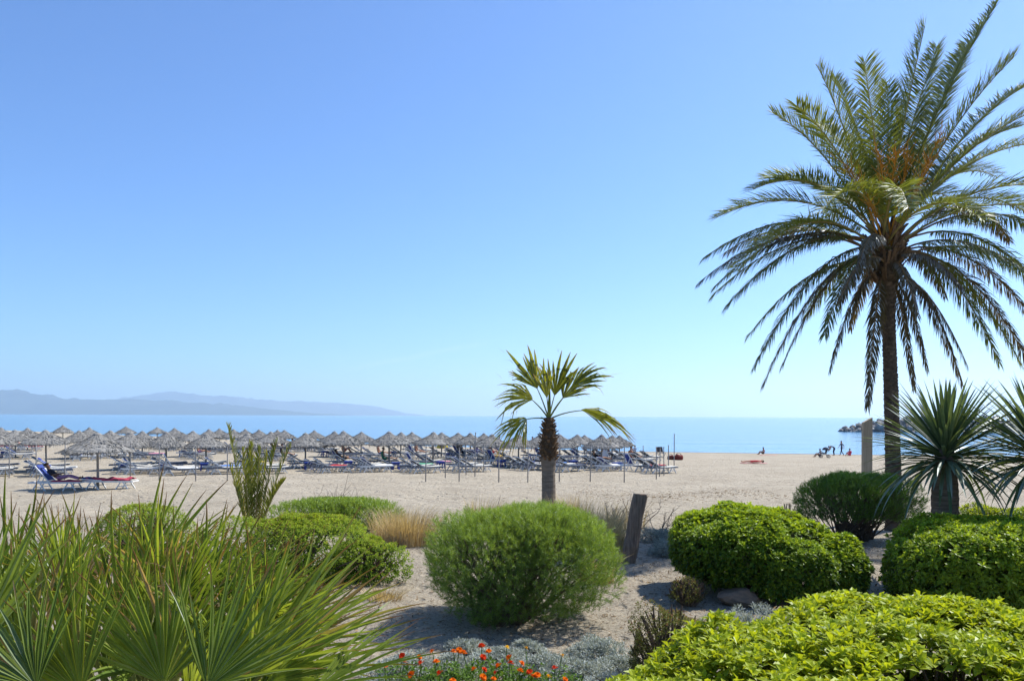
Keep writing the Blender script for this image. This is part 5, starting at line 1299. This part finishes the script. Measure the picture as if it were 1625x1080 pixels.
# ---- yuccas at the right edge
yuc_mat = leaf_mat("yucca_leaf", (.035, .07, .035), (.17, .235, .10), tip=(.12, .10, .06), tip_start=.93, transl=.22, gloss=.055, rough=.5)
ring_mat = solid_mat("ringed_trunk", (.25, .19, .14), (.10, .075, .055), scale=5, rough=.95, bump=1.0, bscale=9, stretch=(.5, .5, 8), spec=.05)
def strap(droop, seed):
    r_ = np.random.RandomState(seed); n = 10; s = np.linspace(0, 1, n); b = MB()
    x_ = s * (1 - .25 * droop * s); z_ = -droop * .75 * s ** 2.4; w_ = .027 * np.interp(s, [0, .12, .5, .8, 1], [.8, .85, 1.0, .65, .04]); V = []
    for q in range(n): V += [(x_[q], -w_[q], z_[q] + w_[q] * .45), (x_[q], 0, z_[q]), (x_[q], w_[q], z_[q] + w_[q] * .45)]
    F = []
    for q in range(n - 1): a = q * 3; F += [(a, a + 1, a + 4, a + 3), (a + 1, a + 2, a + 5, a + 4)]
    b.add(V, F, np.repeat(s, 3), r_.uniform(.2, .9)); return b.mesh("leaf", yuc_mat)
STR = {dr: [strap(dr, int(dr * 100) + q) for q in range(4)] for dr in (.02, .08, .18, .36, .65)}
def yucca(px, py, D, Lf, n, tr, seed, label):
    x = XD(px, D); g0 = gz(x, D); hd = np.array(W(px, py, D)); t = thing("yucca", (x, D, g0), label, "yucca", "yuccas at the right"); r_ = np.random.RandomState(seed)
    H = hd[2] - g0; k = 40; z = np.linspace(-.05, H, k); b = MB()
    b.tube(np.c_[np.zeros(k), np.zeros(k), z], np.interp(z, [0, .2, H * .7, H], [tr * 1.1, tr, tr * .92, tr * .6]) + .008 * (np.arange(k) % 2) + r_.randn(k) * .004, n=18); obj("trunk", b.mesh("trunk", ring_mat), t)
    for q in range(n):
        f = (q + .5) / n; el = R(86 - 106 * f ** .9 + r_.randn() * 5); az = q * 2.39996 + r_.randn() * .15
        d = Vector((math.cos(el) * math.cos(az), math.cos(el) * math.sin(az), math.sin(el))); up = Vector((0, 0, 1)) - d * d.z
        if up.length < .05: up = Vector((math.cos(az), math.sin(az), 0))
        up.normalize(); yv = up.cross(d); M = Matrix((d, yv, up)).transposed().to_4x4()
        dr = (.02, .08, .18, .36, .65)[min(4, int(f * 3.6 + r_.rand() * .9))]; L = Lf * (.75 + .4 * r_.rand()) * (.72 + .28 * min(1, f * 3))
        o = obj("leaf", STR[dr][q % 4], t); M.translation = Vector((0, 0, H - .02 - .22 * f)) + d * tr * .3
        o.matrix_basis = M @ Matrix.Diagonal((L, 1.1, L, 1))
yucca(1500, 712, 12.6, 1.28, 280, .205, 5, "spiky dark yucca on a stout ringed trunk behind the rounded shrub")
yucca(1655, 712, 12.0, 1.35, 250, .2, 6, "second spiky yucca cut off by the right edge of the picture")

# ------------------------------------------------------------------ fallen leaves, twigs and bits on the bed
r = np.random.RandomState(17); lit = MB(); n = 12000
cx = np.array([XD(826, 10.4), XD(1188, 12), XD(1556, 11), XD(470, 12.6), XD(1000, 14), XD(1362, 17)]); cy = np.array([10.0, 11.2, 10.4, 12.0, 13.5, 16.4])
kk = r.randint(0, 6, n); X_ = cx[kk] + r.randn(n) * 1.25; Y_ = cy[kk] + r.randn(n) * 1.0
uni = r.rand(n) < .35; X_[uni] = r.uniform(-4, 8, uni.sum()); Y_[uni] = r.uniform(6.5, 20, uni.sum())
P = np.stack([X_, Y_, ground_z(X_, Y_) + .008 + .01 * r.rand(n)], -1); D_ = nrmz(np.stack([r.randn(n), r.randn(n), r.randn(n) * .2], -1)); N_ = nrmz(np.stack([r.randn(n) * .4, r.randn(n) * .4, np.ones(n)], -1))
add_leaves(lit, P, D_, N_, .025 + .07 * r.rand(n) ** 2, .008 + .016 * r.rand(n), r.rand(n))
n2 = 1500; xx = r.uniform(2.5, 10.5, n2); yy = 31 + 1.2 * np.sin(xx * .9) + r.randn(n2) * 1.3; yy[::3] = r.uniform(24, 44, len(yy[::3])); xx[::3] = r.uniform(-16, 14, len(xx[::3]))
add_leaves(lit, np.stack([xx, yy, ground_z(xx, yy) + .012], -1), nrmz(np.stack([r.randn(n2), r.randn(n2) * .4, r.randn(n2) * .15], -1)), nrmz(np.stack([r.randn(n2) * .3, r.randn(n2) * .3, np.ones(n2)], -1)), .04 + .10 * r.rand(n2), .02 + .025 * r.rand(n2), .2 + r.rand(n2) * .7)
litter_mat = leaf_mat("leaf_litter", (.07, .045, .025), (.34, .23, .12), transl=.1, gloss=.01)
lo = obj("leaf_litter", lit.mesh("leaf_litter", litter_mat)); tag(lo, "fallen brown leaves scattered over the garden bed", "leaves", kind="stuff")

# ------------------------------------------------------------------ sea haze
hz = MB(); x0, x1, y0, y1, z0, z1 = -21500, 21500, -1200, 23000, -5.0, 720
hz.add([(x0, y0, z0), (x1, y0, z0), (x1, y1, z0), (x0, y1, z0), (x0, y0, z1), (x1, y0, z1), (x1, y1, z1), (x0, y1, z1)], [(3, 2, 1, 0), (4, 5, 6, 7), (0, 1, 5, 4), (1, 2, 6, 5), (2, 3, 7, 6), (3, 0, 4, 7)])
m, nt, N, L = new_mat("sea_haze")
pv = nd(nt, "ShaderNodeVolumePrincipled"); pv.inputs['Color'].default_value = (.82, .93, 1.0, 1); pv.inputs['Density'].default_value = HAZE
pv.inputs['Anisotropy'].default_value = .5
o = nd(nt, "ShaderNodeOutputMaterial"); L.new(pv.outputs[0], o.inputs['Volume'])
haze = obj("haze", hz.mesh("haze", m)); tag(haze, "pale blue sea haze over the bay", "haze", kind="stuff")
